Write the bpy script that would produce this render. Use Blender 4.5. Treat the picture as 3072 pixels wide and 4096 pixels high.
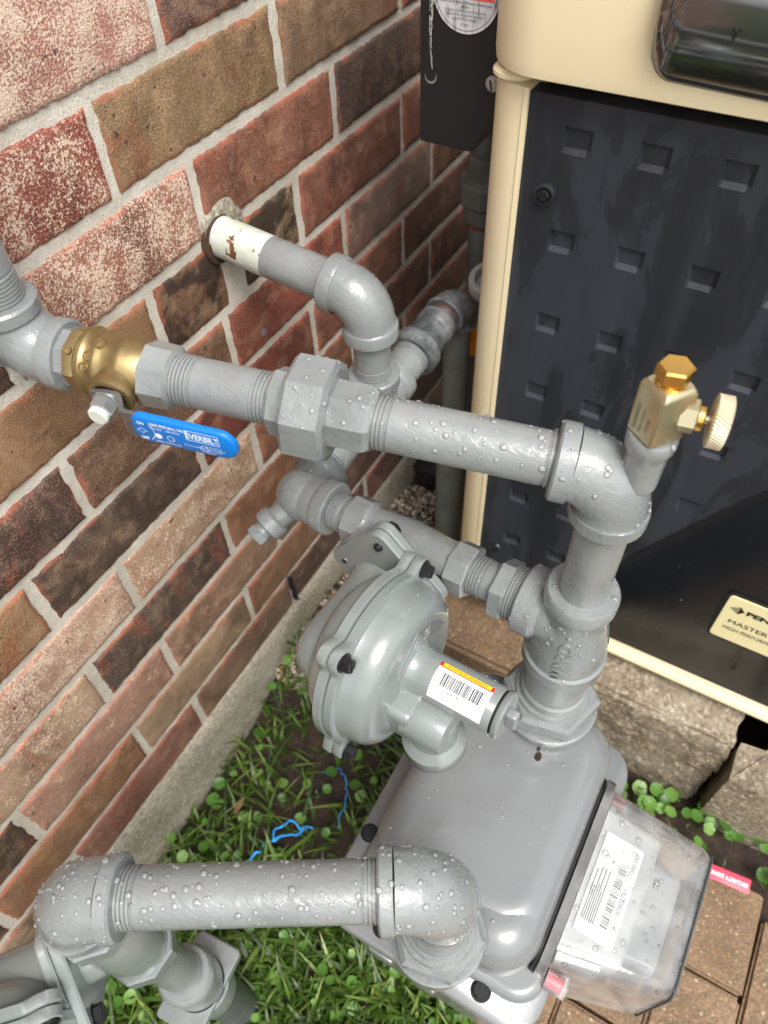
import bpy, bmesh, math, random
from mathutils import Vector, Matrix, noise

# ------------------------------------------------------------------ scene, camera, light
for o in list(bpy.data.objects):
    bpy.data.objects.remove(o)
SC = bpy.context.scene
COL = SC.collection
random.seed(7)
R = math.radians

cam_d = bpy.data.cameras.new('camera'); cam = bpy.data.objects.new('camera', cam_d); COL.objects.link(cam)
cam_d.sensor_fit = 'VERTICAL'; cam_d.sensor_height = 36.0; cam_d.lens = 26.13
cam_d.clip_start = 0.01; cam_d.clip_end = 300
cr = Vector((0.49798847, -0.86652955, -0.03367511))
cd = Vector((-0.68405502, -0.36866146, -0.62941041))
cf = Vector((0.532988, 0.33647476, -0.77634305))
cam.matrix_world = Matrix(((cr.x, -cd.x, -cf.x, 0.0), (cr.y, -cd.y, -cf.y, -0.41635), (cr.z, -cd.z, -cf.z, 0.19251), (0, 0, 0, 1)))
SC.camera = cam
cam_d.dof.use_dof = True; cam_d.dof.focus_distance = .50; cam_d.dof.aperture_fstop = 9.0

SUN_EL, SUN_AZ = 58, -128          # azimuth of the sun, degrees from +X towards +Y
w = bpy.data.worlds.new('World'); SC.world = w; w.use_nodes = True
nt = w.node_tree; bg = nt.nodes['Background']
sky = nt.nodes.new('ShaderNodeTexSky'); sky.sky_type = 'NISHITA'; sky.sun_disc = False
sky.sun_elevation = R(SUN_EL); sky.sun_rotation = R(90 - SUN_AZ)
sky.air_density = 1.0; sky.dust_density = 4.0; sky.ozone_density = 1.0
hs = nt.nodes.new('ShaderNodeHueSaturation'); hs.inputs['Saturation'].default_value = 0.30
nt.links.new(sky.outputs[0], hs.inputs['Color']); nt.links.new(hs.outputs[0], bg.inputs[0])
bg.inputs[1].default_value = 0.15
sun_d = bpy.data.lights.new('sun', 'SUN'); sun = bpy.data.objects.new('sun', sun_d); COL.objects.link(sun)
sun_d.energy = 1.35; sun_d.angle = R(27); sun_d.color = (1.0, 0.96, 0.90)
sdir = Vector((math.cos(R(SUN_EL)) * math.cos(R(SUN_AZ)), math.cos(R(SUN_EL)) * math.sin(R(SUN_AZ)), math.sin(R(SUN_EL))))
sun.rotation_euler = sdir.to_track_quat('Z', 'Y').to_euler(); sun.location = (0, -2, 4)
vs = SC.view_settings
vs.view_transform = 'Standard'; vs.look = 'None'; vs.gamma = 1.0; vs.use_curve_mapping = False
vs.exposure = 0.80
SC.render.engine = 'CYCLES'
SC.cycles.max_bounces = 6; SC.cycles.diffuse_bounces = 3; SC.cycles.glossy_bounces = 3; SC.cycles.transparent_max_bounces = 12

# ------------------------------------------------------------------ material helpers
def lin(r, g, b, k=1.0):
    f = lambda c: ((c / 255 + .055) / 1.055) ** 2.4 if c > 10 else c / 255 / 12.92
    return (f(r) * k, f(g) * k, f(b) * k, 1)

class MT:
    def __init__(s, name):
        s.m = bpy.data.materials.new(name); s.m.use_nodes = True
        s.t = s.m.node_tree; s.b = s.t.nodes['Principled BSDF']; s.out = s.t.nodes['Material Output']
        s._c = None
    def n(s, typ, **kw):
        x = s.t.nodes.new(typ)
        for k, v in kw.items(): setattr(x, k, v)
        return x
    def l(s, a, b): s.t.links.new(a, b)
    def co(s):
        if s._c is None: s._c = s.n('ShaderNodeTexCoord').outputs['Object']
        return s._c
    def noise(s, scale, detail=4, rough=.55, vec=None, dist=0, stretch=None):
        x = s.n('ShaderNodeTexNoise'); x.inputs['Scale'].default_value = scale
        x.inputs['Detail'].default_value = detail; x.inputs['Roughness'].default_value = rough; x.inputs['Distortion'].default_value = dist
        v = vec if vec is not None else s.co()
        if stretch:
            mp = s.n('ShaderNodeMapping'); mp.inputs['Scale'].default_value = stretch; s.l(v, mp.inputs[0]); v = mp.outputs[0]
        s.l(v, x.inputs['Vector']); return x.outputs['Fac']
    def ramp(s, fac, stops, interp='LINEAR'):
        x = s.n('ShaderNodeValToRGB'); e = x.color_ramp.elements; x.color_ramp.interpolation = interp
        while len(e) < len(stops): e.new(.5)
        for i, (p, c) in enumerate(stops):
            e[i].position = p; e[i].color = c if len(c) == 4 else (*c, 1)
        s.l(fac, x.inputs[0]); return x.outputs[0]
    def mix(s, fac, a, b, mode='MIX'):
        x = s.n('ShaderNodeMix', data_type='RGBA', blend_type=mode)
        for i, v in ((0, fac), (6, a), (7, b)):
            if hasattr(v, 'is_output'): s.l(v, x.inputs[i])
            else: x.inputs[i].default_value = v
        return x.outputs[2]
    def math(s, op, a, b=0, clamp=False):
        x = s.n('ShaderNodeMath', operation=op); x.use_clamp = clamp
        for i, v in ((0, a), (1, b)):
            if hasattr(v, 'is_output'): s.l(v, x.inputs[i])
            else: x.inputs[i].default_value = v
        return x.outputs[0]
    def base(s, v):
        if hasattr(v, 'is_output'): s.l(v, s.b.inputs['Base Color'])
        else: s.b.inputs['Base Color'].default_value = v
    def set(s, **kw):
        for k, v in kw.items():
            i = s.b.inputs[k]
            if hasattr(v, 'is_output'): s.l(v, i)
            else: i.default_value = v
    def bump(s, h, strength, dist=.001):
        x = s.n('ShaderNodeBump'); x.inputs['Strength'].default_value = strength; x.inputs['Distance'].default_value = dist
        s.l(h, x.inputs['Height'])
        if s.b.inputs['Normal'].is_linked:
            s.l(s.b.inputs['Normal'].links[0].from_socket, x.inputs['Normal'])
        s.l(x.outputs[0], s.b.inputs['Normal'])

M = {}
B4 = lambda v: (v, v, v, 1)

def simple(name, col, rough=.5, metal=0, bump=None, var=.0, spec=.5, vscale=30):
    t = MT(name)
    if var:
        f = t.noise(vscale, 5, .6)
        lo = tuple(c * (1 - var) for c in col[:3]) + (1,); hi = tuple(min(1, c * (1 + var)) for c in col[:3]) + (1,)
        t.base(t.ramp(f, [(.3, lo), (.7, hi)]))
    else: t.base(col)
    t.set(Roughness=rough, Metallic=metal)
    t.b.inputs['Specular IOR Level'].default_value = spec
    if bump: t.bump(t.noise(bump[0], 6, .6), bump[1], bump[2])
    M[name] = t.m; return t

def paint(name, col, rough, lump, stroke, coat=.6, va=.12):
    t = MT(name)
    f = t.noise(18, 4, .6)
    c1 = tuple(c * (1 - va) for c in col[:3]) + (1,); c2 = tuple(c * (1 + va * .8) for c in col[:3]) + (1,)
    sp_ = t.ramp(t.noise(330, 2, .5), [(.235, B4(.6)), (.26, B4(0))])
    t.base(t.mix(sp_, t.ramp(f, [(.36, c1), (.62, c2)]), lin(74, 68, 60)))
    t.set(Roughness=t.ramp(f, [(.35, B4(rough * (1 - va * 2))), (.65, B4(rough * (1 + va * 4)))]))
    t.b.inputs['Coat Weight'].default_value = coat; t.b.inputs['Coat Roughness'].default_value = .09
    h = t.math('ADD', t.noise(105, 3, .55, dist=.5), t.math('MULTIPLY', t.noise(420, 2, .6), .22))
    t.bump(h, lump, .0016)
    if stroke: t.bump(t.noise(95, 3, .6, stretch=(6, 1.2, 2.5), dist=.6), stroke, .0012)
    t.l(t.b.inputs['Normal'].links[0].from_socket, t.b.inputs['Coat Normal'])
    M[name] = t.m

paint('pipe_paint', lin(132, 136, 136), .27, .24, .34)
paint('cast_paint', lin(131, 136, 136), .27, .42, .20)
paint('regulator_paint', lin(128, 135, 133), .24, .05, 0, va=.03)
paint('meter_paint', lin(124, 127, 128), .28, .05, 0, va=.04)
simple('dark_flange', lin(120, 124, 130), .45, bump=(200, .2, .0006), var=.15)

def galvanised():
    t = MT('galvanised')
    f = t.noise(55, 6, .65)
    c = t.ramp(f, [(.34, lin(66, 70, 74)), (.5, lin(104, 108, 111)), (.66, lin(140, 143, 146))])
    rust = t.ramp(t.noise(28, 6, .7), [(.60, B4(0)), (.72, B4(1))])
    c = t.mix(t.math('MULTIPLY', rust, .45), c, lin(105, 70, 45))
    t.base(c); t.set(Metallic=.35, Roughness=.48); t.bump(t.noise(180, 6, .65), .6, .0012)
    M['galvanised'] = t.m
galvanised()
simple('rust', lin(112, 66, 38), .8, var=.4, bump=(250, .7, .001), vscale=120)
simple('dark_gap', lin(70, 46, 34), .9, var=.4, bump=(250, .7, .001), vscale=120)
simple('aged_steel', lin(104, 110, 108), .55, .3, bump=(120, .3, .0008), var=.25)

def white_pipe():
    t = MT('old_white_paint')
    c = t.mix(t.ramp(t.noise(30, 5), [(.4, B4(0)), (.8, B4(1))]), lin(203, 208, 203), lin(178, 182, 160))
    r = t.ramp(t.noise(48, 6, .6), [(.585, B4(0)), (.60, B4(1))])
    t.base(t.mix(r, c, lin(108, 72, 40))); t.set(Roughness=.4); t.bump(t.noise(90, 6, .6), .6, .0016)
    M['old_white_paint'] = t.m
white_pipe()

t = simple('brass', lin(166, 145, 102), .38, .85, bump=(300, .15, .0006), var=.12, vscale=60)
simple('bright_brass', lin(232, 186, 104), .22, 1.0)
simple('nickel', lin(204, 193, 158), .26, .85, var=.1)
simple('knurled_nickel', lin(222, 210, 180), .42, .45)
simple('zinc', lin(188, 192, 192), .3, .8, bump=(150, .15, .0005), var=.1)
simple('lever_steel', lin(138, 138, 138), .38, .75, var=.12)
simple('nylon_white', lin(214, 216, 208), .45)
simple('black_bolt', lin(40, 40, 42), .36, .35, bump=(300, .35, .0005), var=.3)
simple('black_rubber', lin(24, 24, 26), .55)
simple('blue_vinyl', lin(12, 118, 205), .34, bump=(400, .08, .0004), var=.04)
simple('print_white', lin(226, 236, 244), .5)
simple('print_black', lin(26, 26, 26), .55)
simple('print_grey', lin(92, 96, 100), .55)
simple('sticker_white', lin(236, 238, 238), .35)
simple('sticker_yellow', lin(240, 205, 40), .4)
simple('sticker_red', lin(205, 38, 46), .4)
simple('pink_red', lin(235, 70, 95), .4)
simple('warning_red', lin(240, 105, 98), .45, var=.08, vscale=150)
simple('clear_red', lin(225, 60, 78), .3)
simple('plate_steel', lin(176, 180, 182), .3, .7, var=.1)
simple('orange_plastic', lin(226, 140, 22), .45)
simple('pvc_grey', lin(176, 180, 180), .4)
simple('pvc_mid', lin(138, 142, 144), .35, var=.1)
simple('pvc_dark', lin(70, 76, 80), .5)
simple('cream_plate', lin(240, 230, 178), .35)

def silver_sticker():
    t = MT('silver_sticker')
    f = t.noise(90, 6, .7, stretch=(1, 3.5, .6))
    t.base(t.ramp(f, [(.42, lin(222, 224, 228)), (.56, lin(205, 207, 212)), (.62, lin(140, 143, 148))]))
    t.set(Roughness=.4, Metallic=.15); M['silver_sticker'] = t.m
silver_sticker()

def beige():
    t = MT('beige_plastic')
    c = t.mix(t.ramp(t.noise(9, 4), [(.3, B4(0)), (.75, B4(1))]), lin(238, 222, 182), lin(244, 230, 194))
    st = t.ramp(t.noise(16, 5, .6, stretch=(1, 1, .35)), [(.64, B4(0)), (.74, B4(1))])
    t.base(t.mix(t.math('MULTIPLY', st, .35), c, lin(214, 178, 118))); t.set(Roughness=.42)
    t.bump(t.noise(260, 3), .06, .0006)
    M['beige_plastic'] = t.m
beige()

def dark_panel():
    t = MT('panel_plastic')
    f = t.noise(13, 5, .6, stretch=(1, 1.4, .5), dist=.7)
    st2 = t.noise(40, 3, .6, stretch=(1, 1, .08))
    c = t.ramp(f, [(.40, lin(33, 36, 43)), (.50, lin(38, 41, 48)), (.515, lin(46, 50, 58)), (.65, lin(50, 54, 62))])
    c = t.mix(t.ramp(st2, [(.54, B4(0)), (.70, B4(.28))]), c, lin(66, 70, 78))
    dust = t.ramp(t.noise(900, 2, .5), [(.76, B4(0)), (.79, B4(1))])
    t.base(t.mix(t.math('MULTIPLY', dust, .5), c, lin(165, 168, 172)))
    t.set(Roughness=t.ramp(f, [(.3, B4(.42)), (.75, B4(.6))])); t.bump(t.noise(300, 4), .08, .0006)
    M['panel_plastic'] = t.m
    t = MT('gloss_plastic')
    t.base(lin(26, 29, 35)); t.set(Roughness=t.ramp(t.noise(12, 4), [(.3, B4(.22)), (.7, B4(.36))])); t.bump(t.noise(10, 3), .12, .004)
    M['gloss_plastic'] = t.m
    t = MT('black_steel')
    dust = t.ramp(t.noise(520, 2, .5), [(.80, B4(0)), (.835, B4(1))])
    t.base(t.mix(t.math('MULTIPLY', dust, .35), lin(24, 24, 26), lin(150, 152, 156))); t.set(Roughness=.5)
    M['black_steel'] = t.m
    t = MT('smoke_window')
    t.base(lin(38, 39, 42)); t.set(Roughness=.10, IOR=2.3)
    t.b.inputs['Specular IOR Level'].default_value = .8
    t.bump(t.noise(14, 3), .10, .003)
    M['smoke_window'] = t.m
dark_panel()

def clear(name, tint, ior=1.45, gain=1.0, rough=.03):
    t = MT(name); t.t.nodes.remove(t.b)
    tr = t.n('ShaderNodeBsdfTransparent'); tr.inputs[0].default_value = tint
    gl = t.n('ShaderNodeBsdfGlossy'); gl.inputs['Roughness'].default_value = rough
    fr = t.n('ShaderNodeFresnel'); fr.inputs[0].default_value = ior
    f = t.math('MULTIPLY', fr.outputs[0], gain, True)
    mx = t.n('ShaderNodeMixShader'); t.l(f, mx.inputs[0]); t.l(tr.outputs[0], mx.inputs[1]); t.l(gl.outputs[0], mx.inputs[2])
    t.l(mx.outputs[0], t.out.inputs[0]); M[name] = t.m; return t, gl
clear('water', (.97, .975, .98, 1), 1.33, 2.4, .03)
def milky():
    t = MT('water_drop'); t.t.nodes.remove(t.b)
    tr = t.n('ShaderNodeBsdfTransparent'); tl = t.n('ShaderNodeBsdfTranslucent'); df = t.n('ShaderNodeBsdfDiffuse'); gl = t.n('ShaderNodeBsdfGlossy'); gl.inputs['Roughness'].default_value = .04
    df.inputs[0].default_value = (.85, .87, .88, 1); fr = t.n('ShaderNodeFresnel'); fr.inputs[0].default_value = 1.4
    m1 = t.n('ShaderNodeMixShader'); m1.inputs[0].default_value = .20; t.l(tr.outputs[0], m1.inputs[1]); t.l(df.outputs[0], m1.inputs[2])
    m2 = t.n('ShaderNodeMixShader'); t.l(fr.outputs[0], m2.inputs[0]); t.l(m1.outputs[0], m2.inputs[1]); t.l(gl.outputs[0], m2.inputs[2])
    t.l(m2.outputs[0], t.out.inputs[0]); M['water_drop'] = t.m
milky()
ct, cg = clear('clear_cover', (.93, .935, .935, 1), 1.49, 1.9, .04)
bp = ct.n('ShaderNodeBump'); bp.inputs['Strength'].default_value = .35; bp.inputs['Distance'].default_value = .0012
ct.l(ct.noise(90, 4), bp.inputs['Height']); ct.l(bp.outputs[0], cg.inputs['Normal'])
hz = ct.n('ShaderNodeBsdfDiffuse'); hz.inputs[0].default_value = (.8, .8, .79, 1); hm = ct.n('ShaderNodeMixShader')
ct.l(ct.ramp(ct.noise(38, 4), [(.35, B4(.10)), (.7, B4(.30))]), hm.inputs[0]); src_ = ct.out.inputs[0].links[0].from_socket
ct.l(src_, hm.inputs[1]); ct.l(hz.outputs[0], hm.inputs[2]); ct.l(hm.outputs[0], ct.out.inputs[0])

def brick_mat():
    t = MT('brick_face')
    oi = t.n('ShaderNodeObjectInfo'); co = t.n('ShaderNodeTexCoord').outputs['Object']
    add = t.n('ShaderNodeVectorMath', operation='ADD'); sc = t.n('ShaderNodeVectorMath', operation='SCALE')
    cx = t.n('ShaderNodeCombineXYZ')
    for i in range(3): t.l(oi.outputs['Random'], cx.inputs[i])
    t.l(cx.outputs[0], sc.inputs[0]); sc.inputs['Scale'].default_value = 37.0
    t.l(co, add.inputs[0]); t.l(sc.outputs[0], add.inputs[1]); v = add.outputs[0]
    base = oi.outputs['Color']; spk = oi.outputs['Alpha']
    big = t.noise(15, 4, .6, v, .6, (1, 1, .6))
    dark = t.mix(1.0, base, (.55, .52, .52, 1), 'MULTIPLY'); light = t.mix(.35, base, lin(176, 146, 114))
    c = t.mix(t.ramp(big, [(.34, B4(0)), (.48, B4(.75)), (.58, B4(1))]), dark, base)
    mid = t.noise(42, 4, .65, v, .3)
    c = t.mix(t.ramp(mid, [(.50, B4(0)), (.64, B4(.9))]), c, light)
    red = t.ramp(t.noise(26, 3, .7, v, .8, (1, 1, .35)), [(.58, B4(0)), (.66, B4(.4))])
    c = t.mix(red, c, lin(150, 76, 54))
    grain = t.noise(800, 2, .6, v)
    c = t.mix(t.ramp(grain, [(.55, B4(0)), (.68, B4(.5))]), c, lin(206, 178, 146))
    c = t.mix(t.ramp(grain, [(.30, B4(.5)), (.43, B4(0))]), c, lin(62, 46, 40))
    # cream deposit whose amount follows the brick's alpha
    dep = t.math('ADD', t.math('MULTIPLY', t.noise(560, 3, .6, v), .70), t.math('MULTIPLY', mid, .45))
    thr = t.math('SUBTRACT', .755, t.math('MULTIPLY', spk, .235))
    d = t.math('MULTIPLY', t.math('SUBTRACT', dep, thr), 13.0, True)
    d = t.math('MULTIPLY', d, t.math('MULTIPLY', spk, 3.0, True))
    c = t.mix(t.math('MULTIPLY', d, .9), c, lin(232, 208, 186))
    ab = t.n('ShaderNodeAttribute', attribute_name='blotch', attribute_type='OBJECT')
    blot = t.noise(34, 4, .65, v, .5)
    bl = t.math('MULTIPLY', ab.outputs['Fac'], t.ramp(blot, [(.42, B4(0)), (.53, B4(1))]))
    c = t.mix(t.math('MULTIPLY', bl, .85), c, lin(44, 35, 32))
    pit = t.ramp(t.noise(130, 2, .5, v), [(.27, B4(.75)), (.31, B4(0))])
    c = t.mix(pit, c, lin(50, 38, 33))
    # exposed red body along chipped rims
    at = t.n('ShaderNodeAttribute', attribute_name='rim', attribute_type='GEOMETRY')
    e = t.math('MULTIPLY', at.outputs['Fac'], t.ramp(mid, [(.47, B4(0)), (.55, B4(1))]))
    c = t.mix(t.math('MULTIPLY', e, .55), c, lin(166, 84, 58))
    t.base(c); t.set(Roughness=t.ramp(mid, [(.35, B4(.40)), (.7, B4(.72))]))
    t.bump(t.math('ADD', grain, t.math('MULTIPLY', mid, 1.2)), .75, .0014)
    M['brick_face'] = t.m
brick_mat()

def mortar_mat():
    t = MT('mortar')
    c = t.ramp(t.noise(14, 5, .6), [(.35, lin(180, 173, 158)), (.65, lin(210, 204, 192))])
    g = t.noise(700, 3, .6)
    c = t.mix(t.ramp(g, [(.32, B4(.45)), (.43, B4(0))]), c, lin(124, 116, 104))
    c = t.mix(t.ramp(g, [(.56, B4(0)), (.70, B4(.4))]), c, lin(226, 220, 208))
    t.base(c); t.set(Roughness=.85); t.bump(t.math('ADD', g, t.math('MULTIPLY', t.noise(110, 4, .6), 1.2)), .55, .0012)
    M['mortar'] = t.m
    t = MT('upper_brick')
    mp = t.n('ShaderNodeMapping'); mp.inputs['Rotation'].default_value = (R(90), 0, 0); t.l(t.co(), mp.inputs[0])
    b = t.n('ShaderNodeTexBrick'); b.inputs['Scale'].default_value = 1; b.inputs['Brick Width'].default_value = .203; b.inputs['Row Height'].default_value = .0705
    b.inputs['Mortar Size'].default_value = .005; b.inputs['Color1'].default_value = lin(140, 92, 70); b.inputs['Color2'].default_value = lin(110, 76, 62); b.inputs['Mortar'].default_value = lin(186, 180, 166)
    t.l(mp.outputs[0], b.inputs['Vector']); t.base(b.outputs['Color']); t.set(Roughness=.75); t.bump(b.outputs['Fac'], -.5, .003); M['upper_brick'] = t.m
mortar_mat()

def concrete(name, stops, gscale, bump, dist, pebb=0, rough=.85):
    t = MT(name)
    c = t.ramp(t.noise(11, 6, .65), stops)
    g = t.noise(gscale, 4, .65)
    c = t.mix(t.ramp(g, [(.33, B4(.7)), (.46, B4(0))]), c, tuple(x * .42 for x in stops[0][1][:3]) + (1,))
    c = t.mix(t.ramp(g, [(.54, B4(0)), (.66, B4(.6))]), c, tuple(min(1, x * 1.7) for x in stops[-1][1][:3]) + (1,))
    if pebb:
        v = t.n('ShaderNodeTexVoronoi'); v.inputs['Scale'].default_value = pebb; t.l(t.co(), v.inputs['Vector'])
        on = t.math('MULTIPLY', t.ramp(v.outputs['Distance'], [(.24, B4(1)), (.36, B4(0))]), t.ramp(v.outputs['Color'], [(.60, B4(0)), (.62, B4(1))]))
        pc = t.ramp(v.outputs['Color'], [(0, lin(168, 118, 80)), (.62, lin(176, 128, 88)), (.70, lin(190, 168, 140)), (.78, lin(158, 106, 74)), (.86, lin(200, 188, 168))], 'CONSTANT')
        c = t.mix(t.math('MULTIPLY', on, .7), c, pc)
        t.bump(on, .5, .001)
    t.base(c); t.set(Roughness=t.ramp(t.noise(40, 4), [(.3, B4(rough * .65)), (.7, B4(rough))]))
    t.bump(t.math('ADD', g, t.math('MULTIPLY', t.noise(gscale * .25, 5, .6), 1.6)), bump, dist)
    M[name] = t.m
concrete('foundation_concrete', [(.35, lin(134, 128, 112)), (.65, lin(172, 165, 148))], 260, .55, .0018)
concrete('paver_concrete', [(.3, lin(104, 84, 62)), (.5, lin(128, 104, 78)), (.72, lin(146, 120, 92))], 330, .6, .0014, 170, .75)
concrete('slab_concrete', [(.3, lin(98, 80, 62)), (.7, lin(140, 116, 90))], 300, .7, .0016, 170, .8)
concrete('rough_block', [(.3, lin(104, 92, 76)), (.55, lin(140, 128, 108)), (.75, lin(172, 164, 148))], 170, .5, .002)

def soil():
    t = MT('soil')
    t.base(t.ramp(t.noise(40, 7, .7), [(.3, lin(30, 22, 18)), (.55, lin(58, 43, 34)), (.75, lin(84, 64, 50))]))
    t.set(Roughness=t.ramp(t.noise(60, 4), [(.35, B4(.45)), (.65, B4(.9))])); t.bump(t.noise(90, 7, .7), 1.0, .006); M['soil'] = t.m
    t = MT('lawn')
    t.base(t.ramp(t.noise(30, 7, .7), [(.3, lin(34, 42, 20)), (.55, lin(66, 84, 36)), (.75, lin(92, 110, 54))]))
    t.set(Roughness=.9); t.bump(t.noise(80, 7, .7), 1.0, .02); M['lawn'] = t.m
    for nm, a, b, c3 in (('grass_blade', lin(48, 72, 26), lin(88, 118, 46), lin(146, 164, 90)), ('weed_leaf', lin(58, 100, 34), lin(92, 140, 56), lin(128, 168, 84))):
        t = MT(nm)
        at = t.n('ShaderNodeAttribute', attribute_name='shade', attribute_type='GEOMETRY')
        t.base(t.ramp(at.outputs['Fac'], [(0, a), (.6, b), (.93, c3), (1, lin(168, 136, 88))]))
        t.set(Roughness=.38)
        tl = t.n('ShaderNodeBsdfTranslucent'); t.l(t.ramp(at.outputs['Fac'], [(0, lin(90, 130, 30)), (1, lin(170, 190, 80))]), tl.inputs[0])
        mx = t.n('ShaderNodeMixShader'); mx.inputs[0].default_value = .3
        t.l(t.b.outputs[0], mx.inputs[1]); t.l(tl.outputs[0], mx.inputs[2]); t.l(mx.outputs[0], t.out.inputs[0]); M[nm] = t.m
    t = MT('pebble')
    at = t.n('ShaderNodeAttribute', attribute_name='shade', attribute_type='GEOMETRY')
    t.base(t.ramp(at.outputs['Fac'], [(0, lin(86, 74, 62)), (.35, lin(128, 112, 92)), (.6, lin(168, 156, 138)), (.85, lin(196, 188, 176)), (1, lin(158, 104, 76))]))
    t.set(Roughness=.45); M['pebble'] = t.m
soil()
simple('blue_twine', lin(40, 150, 225), .55, bump=(500, .6, .001), var=.2, vscale=200)
simple('dead_leaf', lin(150, 112, 84), .7, var=.2)

# ------------------------------------------------------------------ mesh helpers
def V(*a): return Vector(a)

def obj(name, bm, mat, parent=None, smooth=True, angle=38, **props):
    bmesh.ops.recalc_face_normals(bm, faces=bm.faces[:])
    me = bpy.data.meshes.new(name); bm.to_mesh(me); bm.free()
    return link(name, me, mat, parent, smooth, angle, **props)

def link(name, me, mat, parent=None, smooth=True, angle=38, **props):
    me.name = name
    if mat: me.materials.clear(); me.materials.append(M[mat])
    if smooth:
        me.polygons.foreach_set('use_smooth', [True] * len(me.polygons)); me.set_sharp_from_angle(angle=R(angle))
    o = bpy.data.objects.new(name, me); COL.objects.link(o)
    if parent is not None:
        L = Vector((0, 0, 0)); q = parent
        while q is not None: L += q.location; q = q.parent
        me.transform(Matrix.Translation(-L)); o.parent = parent
    for k, v in props.items(): o[k] = v
    return o

def thing(name, label, cat, loc, group=None):
    o = bpy.data.objects.new(name, None); COL.objects.link(o); o.location = loc; o.empty_display_size = .02
    o['label'] = label; o['category'] = cat
    if group: o['group'] = group
    return o

def frame(axis, up=None):
    a = axis.normalized()
    u = up if up is not None else (V(0, 0, 1) if abs(a.z) < .9 else V(1, 0, 0))
    x = u.cross(a).normalized(); y = a.cross(x)
    return x, y, a

def sweep(bm, pts, radii, seg=32, cap=True, up=None, rot=0.0, scale_xy=None):
    n = len(pts); rings = []
    T = [(pts[min(i + 1, n - 1)] - pts[max(i - 1, 0)]).normalized() for i in range(n)]
    for i in range(n):
        if T[i].length < .5: T[i] = T[i - 1]
    x, y, _ = frame(T[0], up)
    for i in range(n):
        if i:
            q = T[i - 1].rotation_difference(T[i]); x = q @ x
            x = (x - T[i] * x.dot(T[i])).normalized(); y = T[i].cross(x)
        ring = []
        for k in range(seg):
            a = 2 * math.pi * k / seg + rot
            ring.append(bm.verts.new(pts[i] + (x * math.cos(a) + y * math.sin(a)) * radii[i]))
        rings.append(ring)
    for i in range(n - 1):
        for k in range(seg):
            bm.faces.new((rings[i][k], rings[i][(k + 1) % seg], rings[i + 1][(k + 1) % seg], rings[i + 1][k]))
    if cap:
        bm.faces.new(rings[0][::-1]); bm.faces.new(rings[-1])
    return rings

def lathe(bm, prof, o, axis, seg=32, up=None, rot=0.0, cap=True):
    """prof: list of (distance along axis, radius)"""
    x, y, a = frame(axis, up); rings = []
    for s, r in prof:
        rings.append([bm.verts.new(o + a * s + (x * math.cos(2 * math.pi * k / seg + rot) + y * math.sin(2 * math.pi * k / seg + rot)) * r) for k in range(seg)])
    for i in range(len(prof) - 1):
        for k in range(seg):
            bm.faces.new((rings[i][k], rings[i][(k + 1) % seg], rings[i + 1][(k + 1) % seg], rings[i + 1][k]))
    if cap:
        bm.faces.new(rings[0][::-1]); bm.faces.new(rings[-1])

def band(h, r, e=.0012): return [(0, r - e), (e, r), (h - e, r), (h, r - e)]
def sh(prof, d): return [(s + d, r) for s, r in prof]

def hexa(bm, o, axis, h, r, sides=6, e=.0015, rot=0., up=None):
    lathe(bm, [(0, r - e), (e, r), (h - e, r), (h, r - e)], o, axis, sides, up, rot)

def pipe(bm, a, b, r, t0=0, t1=0, pitch=.0024, seg=36):
    """straight pipe with t0/t1 thread ridges at its two ends"""
    L = (b - a).length; prof = []
    def thr(s0, n, sgn):
        out = []
        for i in range(n):
            out += [(s0 + sgn * i * pitch, r + .0003), (s0 + sgn * (i * pitch + pitch * .55), r + .0003), (s0 + sgn * (i * pitch + pitch * .7), r - .0008), (s0 + sgn * (i * pitch + pitch * .95), r - .0008)]
        return out
    if t0: prof += thr(0, t0, 1)
    else: prof.append((0, r))
    m0 = prof[-1][0] + .001; prof.append((m0, r))
    end = thr(L, t1, -1)[::-1] if t1 else [(L, r)]
    m1 = end[0][0] - .001
    nseg = max(2, int((m1 - m0) / .02))
    for i in range(1, nseg + 1): prof.append((m0 + (m1 - m0) * i / nseg, r))
    prof += end
    lathe(bm, prof, a, b - a, seg)

def elbow(bm, c, d1, d2, rb=.0206, rband=.0228, L=.036, bl=.013, seg=36):
    d1 = d1.normalized(); d2 = d2.normalized()
    Rb = .027; ang = d1.angle(d2); tl = Rb / math.tan(ang / 2)
    pts, rad = [], []
    def add(p, r): pts.append(p); rad.append(r)
    st = [(L, rband - .0016), (L - .0014, rband), (L - bl + .002, rband), (L - bl, rband - .0006), (L - bl - .0015, rb + .0006)]
    for s, r in st:
        if s > tl + .0005 or True: add(c + d1 * max(s, tl + .0004 * (st.index((s, r)) == 4)), r)
    p0 = c + d1 * tl; bis = (d1 + d2).normalized(); cc = c + bis * (Rb / math.sin(ang / 2))
    u0 = (p0 - cc); ax = d1.cross(d2).normalized(); tot = math.pi - ang
    for k in range(1, 12):
        q = Matrix.Rotation(-tot * k / 12, 3, ax)
        v1 = cc + q @ u0
        add(v1, rb + .0008 * math.sin(math.pi * k / 12))
    for s, r in st[::-1]: add(c + d2 * max(s, tl + .0002), r)
    sweep(bm, pts, rad, seg)

def ball(bm, c, r, seg=24, squash=(1, 1, 1)):
    bmesh.ops.create_uvsphere(bm, u_segments=seg, v_segments=seg // 2, radius=r, matrix=Matrix.Translation(c) @ Matrix.Diagonal((*squash, 1)))

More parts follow.
